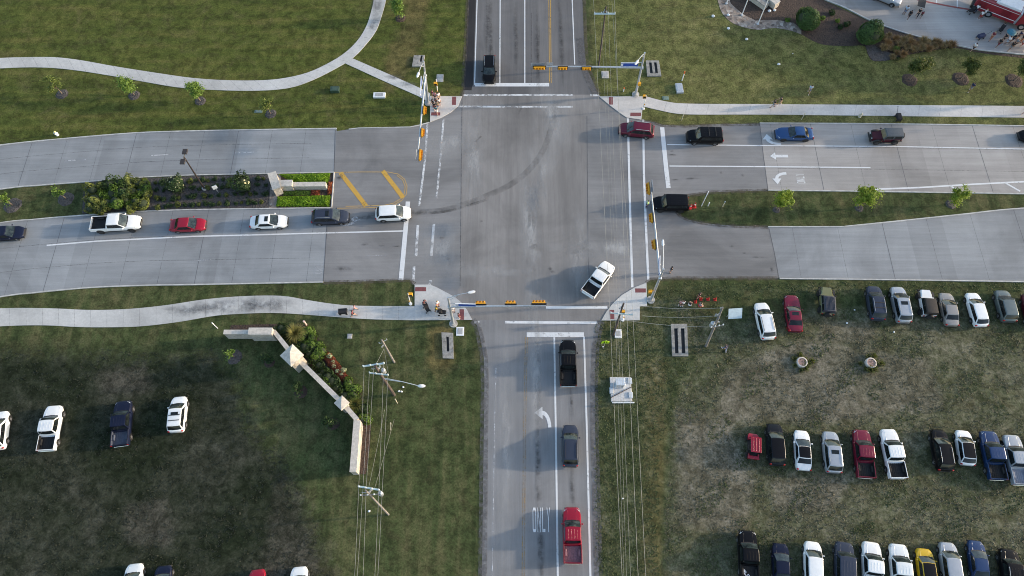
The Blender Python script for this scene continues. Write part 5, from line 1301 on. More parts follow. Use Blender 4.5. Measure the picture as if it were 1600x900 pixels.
# ------------------------------------------------------------------ wooden poles and cables
def wood_pole(name, base, top, z, r, m, label, arms=(), extras=()):
    B = G(base); Tp = G(top, z); t = empty(name, B); inv = Matrix.Translation(-B)
    mb = MB(); mb.tube([B+Vector((0, 0, -.1)), B.lerp(Tp, .5), Tp], [r, r*.85, r*.68], 10); o = mb.build('pole', m, t, 40); o.matrix_parent_inverse = inv
    for (p0, p1, za, mm, hw_) in arms:
        a, b = G(p0, za), G(p1, za); d = (b-a).normalized(); M = Matrix((d, Vector((-d.y, d.x, 0)), Vector((0, 0, 1)))).transposed()
        mb = MB(); mb.box((a+b)/2, ((b-a).length, hw_, .16), 0, rot=M); o = mb.build('crossarm', mm, t); o.matrix_parent_inverse = inv
        for f in (.03, .35, .65, .97):
            c = a.lerp(b, f); q = MB(); q.tube([c+Vector((0, 0, .08)), c+Vector((0, 0, .16)), c+Vector((0, 0, .2)), c+Vector((0, 0, .30))], [.05, .09, .06, .07], 8); i_ = q.build('insulator', INSUL, o, 40)
    for e in extras:
        mb = MB(); nm, mt = e(mb, B, Tp); o = mb.build(nm, mt, t, 40); o.matrix_parent_inverse = inv
    return tag(t, label, 'utility pole', 'wooden utility poles')
def transformer(f, side):
    def g(mb, B, Tp):
        c = B.lerp(Tp, f)+side
        mb.tube([c+Vector((0, 0, -.45)), c+Vector((0, 0, .4)), c+Vector((0, 0, .48))], [.24, .24, .16], 12); mb.tube([c+Vector((.08, 0, .45)), c+Vector((.08, 0, .75))], .05, 6); return 'transformer', STEEL
    return g
def lamparm(px, z, f):
    def g(mb, B, Tp):
        s = B.lerp(Tp, f); e = G(px, z)
        mb.tube([s, s.lerp(e, .5)+Vector((0, 0, .25)), e], .035, 6); mb.tube([s+Vector((0, 0, -.5)), s.lerp(e, .6)+Vector((0, 0, .18))], .025, 6)
        mb.ell(e+Vector((.25, 0, 0)), (.45, .20, .12)); return 'street_lamp', WHITE_STEEL
    return g
def hardware(f, n, sp):
    def g(mb, B, Tp):
        rr = random.Random(n)
        for k in range(n):
            c = B.lerp(Tp, f+k*sp); s = Vector((rr.uniform(-.5, .5), rr.uniform(-.4, .4), 0))
            mb.tube([c, c+s], .03, 5); mb.tube([c+s, c+s+Vector((0, 0, .28))], [.07, .05], 6)
        return 'pole_hardware', STEEL
    return g
wood_pole('utility_pole', (616, 617), (586, 572), 11.5, .20, WOOD_POLE, 'thick dark wooden utility pole with wide pale crossarm and a street lamp', [((567, 572.5), (601, 567.5), 11.3, CROSSARM, .16), ((577, 582.5), (607, 586), 9.9, CROSSARM, .12)], [transformer(.82, Vector((.5, .1, 0))), lamparm((655, 603), 8.0, .62), hardware(.86, 5, .02)])
wood_pole('utility_pole', (616, 566), (596.5, 531), 8.2, .15, WOOD_POLE_PALE, 'short pale wooden guy pole north of the thick dark pole', [], [hardware(.8, 4, .04)])
wood_pole('utility_pole', (607, 804), (571, 766), 12.0, .12, WOOD_POLE_PALE, 'grey wooden pole with four wire crossarm near the lower end of the stone wall', [((560, 760), (593, 765.5), 11.8, CROSSARM, .16), ((563, 774), (597, 772), 10.8, WOOD_POLE_PALE, .10)], [transformer(.80, Vector((1.0, .2, 0))), hardware(.86, 5, .02)])
wood_pole('utility_pole', (1103, 541), (1129, 480.5), 10.5, .17, WOOD_POLE_PALE, 'pale leaning wooden pole with pole hardware left of the white sign board', [((1110, 512), (1130, 508), 8.2, WOOD_POLE_PALE, .10)], [transformer(.62, Vector((-.45, -.1, 0))), hardware(.66, 7, .045)])
wood_pole('utility_pole', (958, 524), (974.5, 474), 10.3, .15, WOOD_POLE, 'thin dark wooden pole rising in front of the southeast corner pavement', [((953, 489), (989, 492), 9.9, CROSSARM, .10)], [hardware(.84, 3, .03)])
wood_pole('utility_pole', (935, 106), (947, 10), 11.8, .13, WOOD_POLE, 'thin wooden pole with pale crossarm on the grass right of the north road', [((928, 21.5), (961.5, 21.5), 10.6, CROSSARM, .20)], [hardware(.9, 3, .02)])
GWc = 'overhead power cables'
def cable(pts, label, r=.016, sag=.25, group=GWc):
    P3 = []
    for a, b in zip(pts, pts[1:]):
        for k in range(10):
            t = k/10; q = a.lerp(b, t); q.z -= sag*4*t*(1-t); P3.append(q)
    P3.append(pts[-1]); mb = MB(); mb.tube(P3, r, 5); o = mb.build('power_cable', WIRE, None, 60)
    bb = P3[0].copy(); me = o.data; me.transform(Matrix.Translation(-bb)); o.location = bb
    return tag(o, label, 'cable', group)
EW_ = 'overhead cable running along the right side of the north and south roads'
for (p, zz, r) in [([(926, -40), (928.5, 21.5), (953, 489), (973.5, 930)], (10.9, 10.9, 10.2, 10.4), .022), ([(959, -40), (961, 21.5), (979.5, 491), (998.5, 930)], (10.9, 10.9, 10.2, 10.4), .022),
                   ([(949.5, -40), (950.5, 21.5), (969, 490), (986.5, 930)], (10.9, 10.9, 10.2, 10.4), .015), ([(956, 0), (989, 492), (1010.5, 930)], (10.9, 10.2, 10.4), .020), ([(944, 30), (966, 500), (980, 930)], (8.2, 8.0, 8.2), .012), ([(940, 35), (962, 505), (976, 930)], (7.4, 7.2, 7.4), .012)]:
    cable([G(a, z) for a, z in zip(p, zz)], EW_, r*.75, .12)
SW_ = 'overhead cable running down from the thick dark pole past the stone wall'
for a, b, c in [((569, 573), (560.5, 760), (552.5, 930)), ((577, 583), (567, 762), (556, 930)), ((584, 571), (572, 763), (566, 930)), ((599.5, 568), (592, 765), (584, 930)), ((606, 586), (597, 772), (588.5, 930))]:
    cable([G(a, 11.3), G(b, 11.8), G(c, 12.0)], SW_, .016, .12)
for a, b in [((601, 640), (576, 762)), ((616, 655), (585, 764))]:
    cable([G(a, 4.5), G(b, 11.7)], 'slanting service cable from the grey crossarm pole up towards the street lamp pole', .014, .1)
cable([G((586, 572), 11.2), G((600, 545), 6.8)], 'guy cable between the thick dark pole and the short pale pole', .018, .03); cable([G((600, 545), 6.8), G((607, 584), 9.9)], 'second guy cable from the short pale pole to the lower crossarm', .014, .03)
for a, b in [((1000, 478), (1129, 481)), ((1004, 493.5), (1126, 493)), ((975, 500), (1112, 511))]:
    cable([G(a, 9.6), G(b, 9.8)], 'sagging cable between the thin dark pole and the leaning pale pole', .022, .5, 'cables across the southeast verge')
# bronze lamp post on the west median
B = G((320, 296)); lp = empty('lamp_post', B); Tp = G((287.5, 245), 7.9)-B
mb = MB(); mb.tube([(0, 0, 0), Tp], [.13, .08], 10); mb.build('pole', BRONZE, lp, 40)
mb = MB(); mb.tube([(0, 0, 0), (0, 0, .35)], .28, 14); mb.build('footing', CONCRETE, lp, 40)
for dy in (.75, -.75):
    mb = MB(); mb.bbox(Tp+Vector((0, dy, .05)), (.62, .74, .16), 0); mb.tube([Tp, Tp+Vector((0, dy*.6, 0))], .05, 6); mb.build('lamp_head', BRONZE, lp)
tag(lp, 'bronze lamp post with two square heads on the west median bed', 'lamp post')

# ------------------------------------------------------------------ stone walls and signs
def wall(mb, px, w, h, mi_top=0, mi_side=1, zb=-.05, cap=.12, over=.06):
    pts = [G(p) for p in px]
    for (ww, z0, z1, mi) in ((w, zb, h-cap, mi_side), (w+over*2, h-cap, h, mi_top)):
        rings = []
        for i, p in enumerate(pts):
            d = (pts[min(i+1, len(pts)-1)]-pts[max(i-1, 0)]); d.z = 0; d.normalize(); n = Vector((-d.y, d.x, 0))
            if 0 < i < len(pts)-1:
                d1 = (pts[i]-pts[i-1]).normalized(); n1 = Vector((-d1.y, d1.x, 0)); n = n/max(.4, n.dot(n1))
            rings.append([p-n*ww/2+Vector((0, 0, z0)), p+n*ww/2+Vector((0, 0, z0)), p+n*ww/2+Vector((0, 0, z1)), p-n*ww/2+Vector((0, 0, z1))])
        mb.loft(rings, mi)
ew = empty('entrance_wall', G((455, 575))); inv = Matrix.Translation(-ew.location)
def wp(mb, name): 
    o = mb.build(name, [STONE, STONE_SIDE], ew); o.matrix_parent_inverse = inv; return o
mb = MB(); wall(mb, [(358, 527), (436, 527), (460, 557), (541, 637), (563, 662)], .44, 1.9); wp(mb, 'wall')
mb = MB(); wall(mb, [(563, 663), (557, 742)], .66, 2.0); wp(mb, 'end_wall')
mb = MB(); wall(mb, [(398, 528), (434, 528)], .78, 2.4); wp(mb, 'sign_panel')
def pier(c, w, h, rz, apex, name):
    C = G(c); mb = MB()
    mb.box(C+Vector((0, 0, h/2-.05)), (w, w, h), 1, rz); mb.box(C+Vector((0, 0, h+.12)), (w+.35, w+.35, .25), 0, rz)
    M = Matrix.Rotation(rz, 3, 'Z'); q = (w+.35)/2; z = h+.247
    if apex: mb.add([C+M@Vector((x*q, y*q, z)) for x, y in ((-1, -1), (1, -1), (1, 1), (-1, 1))]+[C+Vector((0, 0, z+apex))], [(0, 1, 4), (1, 2, 4), (2, 3, 4), (3, 0, 4)], 0)
    wp(mb, name)
pier((468, 569), 1.6, 3.2, R(48), .75, 'capped_pillar'); pier((541, 638), .9, 2.3, R(48), .25, 'small_pillar')
tag(ew, 'cream stone entrance wall with a big pyramid capped pillar', 'wall')
ms = empty('median_sign_wall', G((465, 295))); inv2 = Matrix.Translation(-ms.location)
for name, px, w_, h in (('sign_wall', [(460, 295), (512, 294.5)], .55, 1.15), ('sign_block', [(440, 295.5), (461, 295)], .85, 1.5), ('end_block', [(430, 280), (438, 305)], 1.0, 1.7)):
    mb = MB(); wall(mb, px, w_, h); o = mb.build(name, [STONE, STONE_SIDE], ms); o.matrix_parent_inverse = inv2
tag(ms, 'low cream stone sign wall with stepped blocks at the east end of the west median', 'wall')
fs = empty('corner_sign_wall', G((1195, 8))); inv3 = Matrix.Translation(-fs.location)
mb = MB(); wall(mb, [(1163, -9), (1196, 14)], .9, .9); o = mb.build('sign_wall', [CONCRETE_DARK, STONE_SIDE], fs); o.matrix_parent_inverse = inv3
mb = MB(); wall(mb, [(1180, -14), (1212, 13)], 1.0, 1.1); o = mb.build('backing_wall', [STONE, STONE_SIDE], fs); o.matrix_parent_inverse = inv3
tag(fs, 'low stone sign wall in the curved gravel bed by the flagpoles', 'wall')
for base, zt, lb in [((1184, 38), 13.0, 'white flagpole standing in the gravel right of its twin'), ((1159, 24), 13.0, 'white flagpole standing in the gravel left of its twin'), ((1135, 6), 8.0, 'short pale pole at the left tip of the curved gravel bed')]:
    f = empty('flagpole', G(base)); mb = MB(); mb.tube([(0, 0, 0), (0, 0, zt)], [.08, .05], 8); mb.build('pole', WHITE_STEEL, f, 40)
    mb = MB(); mb.ell((0, 0, zt+.08), (.11, .11, .11)); mb.tube([(0, 0, 0), (0, 0, .12)], .20, 10); mb.build('fittings', STEEL, f, 40); tag(f, lb, 'flagpole', 'flagpoles')

# ------------------------------------------------------------------ drains, boxes, markers
def drain(px4, slots, label, hh=.22):
    """concrete culvert end with dark slots: px4 corners (left-top, right-top, right-bottom, left-bottom)"""
    a, b, c, d = [G(p) for p in px4]; o = empty('drain_inlet', (a+b+c+d)/4); inv = Matrix.Translation(-o.location)
    mb = MB(); up = Vector((0, 0, hh)); lo = Vector((0, 0, .03))
    def Q(u, v): return a.lerp(b, u).lerp(d.lerp(c, u), v)
    us = [0]+[x for s in slots for x in s[:2]]+[1]; v0, v1 = slots[0][2], slots[0][3]
    def blk(u0, u1, w0, w1):
        p = [Q(u0, w0), Q(u1, w0), Q(u1, w1), Q(u0, w1)]; mb.add([q+Vector((0, 0, -.05)) for q in p]+[q+up for q in p], [(3, 2, 1, 0), (4, 5, 6, 7), (0, 1, 5, 4), (1, 2, 6, 5), (2, 3, 7, 6), (3, 0, 4, 7)])
    for i in range(0, len(us), 2): blk(us[i], us[i+1], v0, v1)
    blk(0, 1, 0, v0-.001); blk(0, 1, v1+.001, 1)
    q = mb.build('concrete_end', CONCRETE_DARK, o); q.matrix_parent_inverse = inv
    for s in slots:
        m2 = MB(); p = [Q(s[0], v0), Q(s[1], v0), Q(s[1], v1), Q(s[0], v1)]; m2.add([x+lo for x in p], [(3, 2, 1, 0) if (p[1]-p[0]).cross(p[2]-p[0]).z < 0 else (0, 1, 2, 3)])
        q = m2.build('opening', BLACK, o); q.matrix_parent_inverse = inv
    tag(o, label, 'drain', 'concrete drain inlets')
drain([(1009, 96), (1029, 96), (1033, 120), (1011, 120)], [(.22, .42, .12, .82), (.60, .80, .12, .82)], 'concrete drain inlet with two dark slots on the northeast lawn beside the signal mast')
drain([(1048, 507), (1073, 507), (1075, 557), (1050, 557)], [(.18, .40, .14, .92), (.60, .82, .14, .92)], 'long concrete drain inlet with two dark slots on the southeast verge')
drain([(690, 520), (708, 521), (709, 561), (692, 560)], [(.40, .62, .16, .74)], 'narrow concrete drain inlet with one dark slot beside the south road')
drain([(647, 88), (664, 87.5), (661, 105), (644, 105)], [(.62, .82, .03, .60)], 'small concrete drain inlet with one slot on the northwest lawn behind the signal mast')
def boxlid(p, w_, d_, h, m, label, name='utility_box', rz=0.0, lid=None):
    o = empty(name, G(p), rz); mb = MB(); mb.bbox((0, 0, h/2), (w_, d_, h), 0, 0, .02); mb.build('frame', m, o)
    mb = MB(); mb.bbox((0, 0, h+.012), (w_*.66, d_*.66, .024), 0, 0, .005); mb.build('lid', lid or pm('grey_lid', (.33, .34, .35), .7, .2), o)
    return tag(o, label, 'utility box', 'utility boxes set in the grass')
boxlid((945.5, 117), 1.05, 1.30, .12, CONCRETE, 'square concrete utility box on the grass under the northeast signal arm')
boxlid((687.5, 122.5), 1.0, 1.35, .12, CONCRETE, 'square concrete utility box behind the northwest crowd')
boxlid((719, 518), .95, 1.15, .12, SIGN_WHITE, 'white square utility box between the southwest mast foot and the road')
boxlid((965.5, 522), .85, 1.1, .25, SIGN_WHITE, 'white utility box at the foot of the thin dark pole')
boxlid((593, 150), 1.7, .85, .30, SIGN_WHITE, 'low white rectangular utility box on the northwest lawn')
boxlid((1061, 139.5), 1.0, 1.7, .35, STEEL, 'pale grey upright utility box on the northeast lawn', rz=R(4), lid=STEEL)
boxlid((546.5, 525.5), .60, .62, .10, CONCRETE, 'small square concrete utility box on the grass east of the golden grass clump')
boxlid((524, 142), 1.25, .85, .55, pm('green_box', (.03, .06, .04), .5, .2), 'dark green transformer box on the northwest lawn', lid=pm('green_lid', (.05, .085, .06), .5, .2))
boxlid((1040, 153.5), .9, .65, .06, pm('turf_lid_box', (.13, .19, .16), .7, .2), 'flat greenish valve lid beside the northeast footpath', lid=pm('turf_lid', (.15, .21, .18), .7, .2))
boxlid((404, 174.5), 1.1, .5, .10, pm('green_lid2', (.10, .15, .14), .7, .2), 'flat greenish lid left of the wispy young tree on the northwest lawn', lid=pm('green_lid3', (.13, .18, .17), .7, .2))
# equipment cabinet on its pad, dark conduit across it, white barrier in front
cabpad = empty('equipment_pad', G((970, 610))); 
a = G((952.5, 590)); b = G((987.5, 628)); ctr = (a+b)/2; cabpad.location = Vector((ctr.x, ctr.y, 0))
mb = MB(); mb.bbox((0, 0, .12), (b.x-a.x, a.y-b.y, .26), 0, 0, .03); mb.build('pad', pm('pale_pad', (.50, .51, .52), .85, .2), cabpad)
tag(cabpad, 'pale square concrete pad on the verge right of the south road', 'concrete pad')
cb = empty('signal_cabinet', Vector((ctr.x-.25, ctr.y+.45, .25)))
mb = MB(); mb.bbox((0, 0, .75), (.95, .72, 1.5), 0, 0, .05); mb.build('housing', pm('cabinet_alu', (.55, .60, .64), .4, .12, 3, metal=.3), cb)
mb = MB(); mb.bbox((0, 0, 1.54), (1.08, .85, .09), 0, 0, .03); mb.build('roof', pm('cabinet_roof', (.58, .64, .69), .4, .12, 3, metal=.3), cb)
mb = MB(); mb.box((0, -.37, .78), (.80, .02, 1.25), 0); d_ = mb.build('door', STEEL, cb); mb = MB(); mb.box((.28, -.39, .80), (.05, .04, .2), 0); mb.build('handle', BLACK, d_)
tag(cb, 'grey aluminium signal cabinet standing on the pale pad', 'cabinet')
for x, y, lb in ((1.12, 1.0, 'small grey junction box at the back right of the pale pad'), (1.1, -.75, 'small grey junction box at the front right of the pale pad'), (-1.15, -.2, 'bluish grey box at the left edge of the pale pad')):
    j = empty('junction_box', Vector((ctr.x+x, ctr.y+y, .25))); mb = MB(); mb.bbox((0, 0, .05), (.5, .75, .10), 0, 0, .02); mb.build('housing', pm('junction_grey', (.42, .46, .50), .6, .2), j)
    mb = MB(); mb.bbox((0, 0, .112), (.42, .66, .02), 0, 0, .005); mb.build('lid', pm('junction_lid', (.48, .52, .56), .6, .2), j); tag(j, lb, 'utility box')
mb = MB(); mb.tube([Vector((-1.3, -.98, .06)), Vector((1.25, .34, .06))], .05, 8); o = mb.build('conduit', pm('dark_conduit', (.045, .035, .04), .6, .2), None, 40, Vector((ctr.x, ctr.y-.1, .26))); tag(o, 'dark thin pipe lying diagonally across the pale pad', 'pipe')
br = empty('barrier', Vector((ctr.x+.1, ctr.y-1.75, 0))); mb = MB(); mb.bbox((0, 0, .62), (2.6, .10, .26), 0, 0, .02); mb.build('board', SIGN_WHITE, br)
mb = MB()
for x in (-1.1, 0, 1.1): mb.tube([(x, .08, 0), (x, .08, .75)], .05, 6); mb.tube([(x, .0, .02), (x, .40, .02)], .05, 6)
mb.build('legs', BLACK, br); tag(br, 'low white barrier board along the front of the pale pad', 'barrier')
# planter rings in the right field
for p in ((1252, 567), (1359.5, 568)):
    o = empty('concrete_ring', G(p)); mb = MB(); n = 24
    prof = [(.68, -.02), (.66, .34), (.60, .38), (.50, .38), (.46, .10)]
    mb.loft([[(r_*math.cos(2*math.pi*k/n), r_*math.sin(2*math.pi*k/n), z) for k in range(n)] for r_, z in prof], 0, True, False); mb.build('ring', pm('ring_concrete', (.56, .50, .45), .85, .2), o, 40)
    mb = MB(); mb.disc((0, 0, .32), .49, 20); mb.build('fill', pm('ring_fill', (.34, .22, .19), .9, .3), o)
    tag(o, 'round concrete ring with reddish fill in the right field, below the dark red coupe' if p[0] < 1300 else 'round concrete ring with reddish fill in the right field, below the slate SUV with crossbars', 'manhole ring', 'concrete rings in the right field')
    for k in range(9):
        a_ = k*.7+p[0]; q = shrub('weed_clump', WEED if k or p[0] > 1300 else globals().setdefault('WEED', tussock('foliage', 33, 60, .5, .03, LEAF_OLIVE, .25)), (p[0]+(11+6*math.sin(k*2.3))*math.cos(a_), p[1]+(8+5*math.cos(k*1.7))*math.sin(a_)), 'green weed clump around one of the concrete rings', 'weeds', .8+.07*k, k, 'green weeds around the concrete rings')
# sign boards and posts
def board(base_px, px_c, zc, w_, h_, face, posts, label, m=SIGN_WHITE, name='sign_board', decor=None, tilt=0):
    B = G(base_px); o = empty(name, B, face); mb = MB()
    for x in posts: mb.tube([(x, .04, 0), (x, .04, zc)], .04, 6)
    mb.build('posts', STEEL, o)
    mb = MB(); mb.box((0, 0, zc), (w_, .04, h_), 0, rot=Matrix.Rotation(tilt, 3, 'X')); mb.build('panel', m, o)
    return tag(o, label, 'sign')
bd = board((1145, 495), None, 1.1, 1.7, 1.35, R(4), (-.75, .75), 'bluish white sign board on two posts beside the leaning pale pole', pm('board_face', (.52, .62, .66), .5, .1), tilt=R(-48))
sc_ = empty('school_sign', G((942.5, 545))); 
mb = MB(); mb.tube([(0, .03, 0), (0, .03, 2.9)], .035, 6); mb.build('post', STEEL, sc_)
mb = MB(); pent = [(-.46, 2.0), (.46, 2.0), (.46, 2.55), (0, 2.95), (-.46, 2.55)]
mb.add([(x, y, z) for y in (-.01, .01) for x, z in pent], [(0, 1, 2, 3, 4), (9, 8, 7, 6, 5)]+[(i, 5+i, 5+(i+1) % 5, (i+1) % 5) for i in range(5)]); mb.build('panel', SIGN_LIME, sc_)
mb = MB()
for x, s in ((-.13, 1.0), (.15, .85)):
    mb.tube([(x, -.02, 2.62*1), (x, -.026, 2.62)], .055*s, 8); mb.box((x, -.02, 2.44), (.09*s, .02, .26*s), 0); mb.box((x-.05, -.02, 2.22), (.045, .02, .24*s), 0, rot=Matrix.Rotation(R(14), 3, 'Y')); mb.box((x+.05, -.02, 2.22), (.045, .02, .24*s), 0, rot=Matrix.Rotation(R(-14), 3, 'Y'))
mb.build('figures', BLACK, sc_); tag(sc_, 'fluorescent lime school crossing sign on a post beside the south road', 'sign')
def post(base, h, rgb, label, r=.05, top=None, lean=(0, 0), name='marker_post'):
    o = empty(name, G(base)); mb = MB(); mb.tube([(0, 0, 0), (lean[0], lean[1], h)], r, 7); mb.build('post', rgb, o, 40)
    mb = MB(); mb.tube([(lean[0]*.82, lean[1]*.82, h*.8), (lean[0]*1.02, lean[1]*1.02, h*1.02)], r*1.3, 7); mb.build('cap', top or rgb, o, 40)
    return tag(o, label, 'post', 'marker posts')
ORG = pm('marker_orange', (.60, .13, .03), .5, .1); TANP = pm('pale_post', (.55, .50, .38), .6, .2)
post((1065.5, 126), 1.9, SIGN_WHITE, 'white marker post with orange top near the pale grey upright utility box', .07, ORG)
post((974, 143), .8, SIGN_WHITE, 'short white marker post left of the northeast mast foot', .07, ORG)
post((1065, 188), 1.5, TANP, 'thin tan post on the verge below the start of the northeast footpath')
post((1252, 187), 1.5, TANP, 'thin tan post on the verge above the blue coupe')
post((621, 630), 1.8, TANP, 'thin tan stake just right of the thick dark pole foot')
post((610, 672), 2.2, TANP, 'thin tan stake lower down between the poles and the south road', .05, None, (.35, .3))
post((340, 513), 1.6, SIGN_WHITE, 'white survey stake by the footpath, left of the entrance wall', .05, None, (-.1, .1))
post((479, 508), 1.3, pm('pink_marker', (.70, .52, .46), .6, .1), 'pinkish marker post at the top corner of the entrance wall bed', .10)
post((1106, 322), .9, WHITE_STEEL, 'white sign stub on the tip of the east median', .06)
post((1096, 322), 2.2, WHITE_STEEL, 'white post lying back on the tip of the east median behind the cones', .05, None, (.5, .9))
post((1129, 323), 1.3, TANP, 'narrow grey post on the east median right of the cones', .06, STEEL)
s = board((342, 302), None, 1.5, .62, .75, R(30), (0,), 'small white sign on a post right of the bronze median lamp post')
def hydrant(p, label, body, capm):
    o = empty('fire_hydrant', G(p)); mb = MB(); mb.tube([(0, 0, 0), (0, 0, .08), (0, 0, .09), (0, 0, .62), (0, 0, .72)], [.22, .22, .15, .15, .10], 12); mb.tube([(-.28, 0, .48), (.28, 0, .48)], .08, 8); mb.tube([(0, 0, .45), (0, -.26, .45)], .10, 8); mb.build('barrel', body, o, 40)
    mb = MB(); mb.ell((0, 0, .72), (.15, .15, .12)); mb.build('bonnet', capm, o, 40); return tag(o, label, 'hydrant')
hydrant((90, 211), 'white fire hydrant with yellow bonnet above the west road', SIGN_WHITE, pm('pale_yellow', (.62, .52, .22), .5, .1))
hydrant((1343, 182.5), 'pale hydrant on the verge below the northeast footpath', TANP, TANP)
def rock(p, s_, m, label, seed, name='stone'):
    r_ = random.Random(seed); mb = MB(); mb.ell((0, 0, s_*.45), (s_, s_*.8, s_*.6), 0, 8, 5); mb.v = [(x*r_.uniform(.8, 1.2), y*r_.uniform(.8, 1.2), z*r_.uniform(.85, 1.15)) for x, y, z in mb.v]
    o = mb.build(name, m, None, None, G(p)); return tag(o, label, 'stone' if name == 'stone' else 'litter', 'pale stones and litter on the grass')
k = 0
for p, s_, lb in [((1114, 26), .45, 'pale rock on the lawn left of the gravel bed tip'), ((1138, 24), .42, 'white rock at the outer edge of the gravel bed'), ((1138, 45), .40, 'white rock on the lawn below the gravel bed'), ((1166.5, 62), .40, 'white rock alone on the northeast lawn'), ((1216.5, 101), .38, 'white round stone in a bare patch on the northeast lawn'), ((1202, 18), .45, 'left white rock in front of the corner sign wall'), ((1210, 16.5), .40, 'right white rock in front of the corner sign wall'), ((623.5, 611.5), .26, 'upper left white scrap by the thick dark pole foot'), ((627.5, 612), .24, 'middle white scrap by the thick dark pole foot'), ((630, 605), .22, 'pale scrap a step above the white scraps by the dark pole'), ((1335, 484.5), .2, 'white scrap behind the olive off-roader'), ((1323, 505), .26, 'grey scrap below the olive off-roader'), ((1396.5, 519), .2, 'white scrap below the silver SUV in the top row'), ((577, 798.5), .25, 'white scrap under the grey crossarm pole'), ((576, 799.5), .14, 'tiny scrap under the grey crossarm pole'), ((942, 542), .16, 'white scrap at the foot of the lime sign'), ((973, 779), .16, 'white scrap on the verge right of the red pickup'), ((1238.5, 84), .14, 'tiny pale stone on the northeast lawn')]:
    k += 1; rock(p, s_*.62, SIGN_WHITE, lb, k)
# cones
CONE = pm('cone_orange', (.50, .03, .028), .5, .1)
def cone(p, label, sc=1.0):
    o = empty('traffic_cone', G(p)); o.scale = (sc,)*3; mb = MB(); mb.bbox((0, 0, .03), (.40, .40, .06), 0, 0, .01); mb.tube([(0, 0, .06), (0, 0, .75)], [.16, .035], 12); mb.build('body', CONE, o, 40)
    mb = MB(); mb.tube([(0, 0, .42), (0, 0, .56)], [.098, .074], 12); mb.build('band', CONE if p[1] > 400 else SIGN_WHITE, o, 40); return tag(o, label, 'traffic cone', 'orange traffic cones')
cone((1077.5, 325), 'orange cone right behind the black SUV on the median tip', 1.25); cone((1084.5, 323), 'outer orange cone behind the black SUV on the median tip', 1.35)
for i, (p, lb) in enumerate([((1086.5, 472), 'leftmost orange cone on the southeast verge'), ((1095, 468), 'second orange cone from the left on the southeast verge'), ((1106, 468), 'third orange cone from the left on the southeast verge'), ((1117, 468.5), 'rightmost orange cone on the southeast verge')]): cone(p, lb, .95)

# ------------------------------------------------------------------ fire engine, white van, table
FR = pm('engine_red', (.26, .012, .02), .35, .08, 1.5, coat=.7); ALU = pm('engine_white', (.66, .68, .70), .4, .08)
fa, fb = G((1519, 10), .9), G((1596, 40), .9); u = (fb-fa); u.z = 0; u.normalize(); nrm = Vector((-u.y, u.x, 0))
fe = empty('fire_engine', Vector((fa.x, fa.y, .1))+nrm*1.25, math.atan2(u.y, u.x))
mb = MB(); mb.bbox((3.2, 0, 1.55), (6.2, 2.5, 2.0), 0, 0, .06); mb.box((4.5, 0, .62), (9.0, 2.2, .35), 1); mb.bbox((.0, 0, .75), (.5, 2.5, .5), 1); mb.build('body', [FR, BLACK], fe)
mb = MB(); mb.bbox((1.4, .15, 2.75), (2.4, 1.5, .4), 0, 0, .05); mb.bbox((4.5, 0, 2.72), (3.3, 2.1, .34), 0, 0, .05); mb.bbox((2.9, -.7, 2.66), (.7, .6, .22), 0); mb.build('roof_deck', ALU, fe)
mb = MB(); mb.bbox((1.4, .15, 2.97), (2.0, 1.1, .06), 0); mb.build('hose_bed', pm('hose_bed_grey', (.12, .125, .13), .8, .3), fe)
mb = MB(); mb.bbox((7.9, 0, 1.7), (2.5, 2.5, 2.3), 0, 0, .15); mb.build('cab', FR, fe); mb = MB(); mb.bbox((7.9, 0, 2.90), (2.2, 2.3, .12), 0, 0, .04); mb.build('cab_roof', ALU, fe)
mb = MB(); mb.bbox((6.45, 0, 1.5), (.3, 2.4, 1.9), 0); mb.build('pump_panel', STEEL, fe)
mb = MB(); mb.box((3.2, -1.258, 1.05), (6.2, .012, .10), 0); mb.box((3.2, -1.258, 2.30), (6.2, .012, .06), 0); mb.build('stripe', SIGN_WHITE, fe)
mb = MB()
for k in range(2):
    mb = MB(); mb.box((1.0+k*3.6, -1.262, 1.7), (1.3, .02, .95), 0); mb.build('locker_door', pm('locker_maroon', (.17, .012, .018), .4, .1), fe)
mb = MB(); mb.bbox((9.16, 0, 2.1), (.04, 2.1, .9), 0); mb.build('windshield', WSHIELD, fe)
for x in (2.6, 7.6):
    for sy in (-1, 1):
        q = MB(); q.tube([(x, sy*.85, .55), (x, sy*1.27, .55)], .55, 18); w_ = q.build('wheel', RUBBER, fe, 40); q = MB(); q.disc((x, sy*1.275, .55), .30, 14, 0, 'Y', .02*sy); q.build('rim', CHROME, w_, 40)
tag(fe, 'red fire engine with white roof parked at the upper right corner', 'fire engine')
va, vb = G((1408, 5), .8), G((1362, -14), .8)
vn = vehicle('bigsuv', 'white_van', (1408, 4), (1360, -15), 'silver', 'pale vehicle at the top edge on the fire station pavement', 'van', None, z=.10)
tb = empty('folding_table', G((1432, 17)), R(-22)); mb = MB(); mb.bbox((.2, .9, 1.0), (1.1, 2.0, .06), 0, 0, .02); mb.build('top', pm('dark_cloth', (.02, .022, .026), .8, .2), tb)
mb = MB()
for x in (-.25, .65):
    for y in (.05, 1.75): mb.tube([(x, y, 0), (x, y, .98)], .025, 6)
mb.build('legs', STEEL, tb); tag(tb, 'black covered folding table on the fire station pavement near the top edge', 'table')
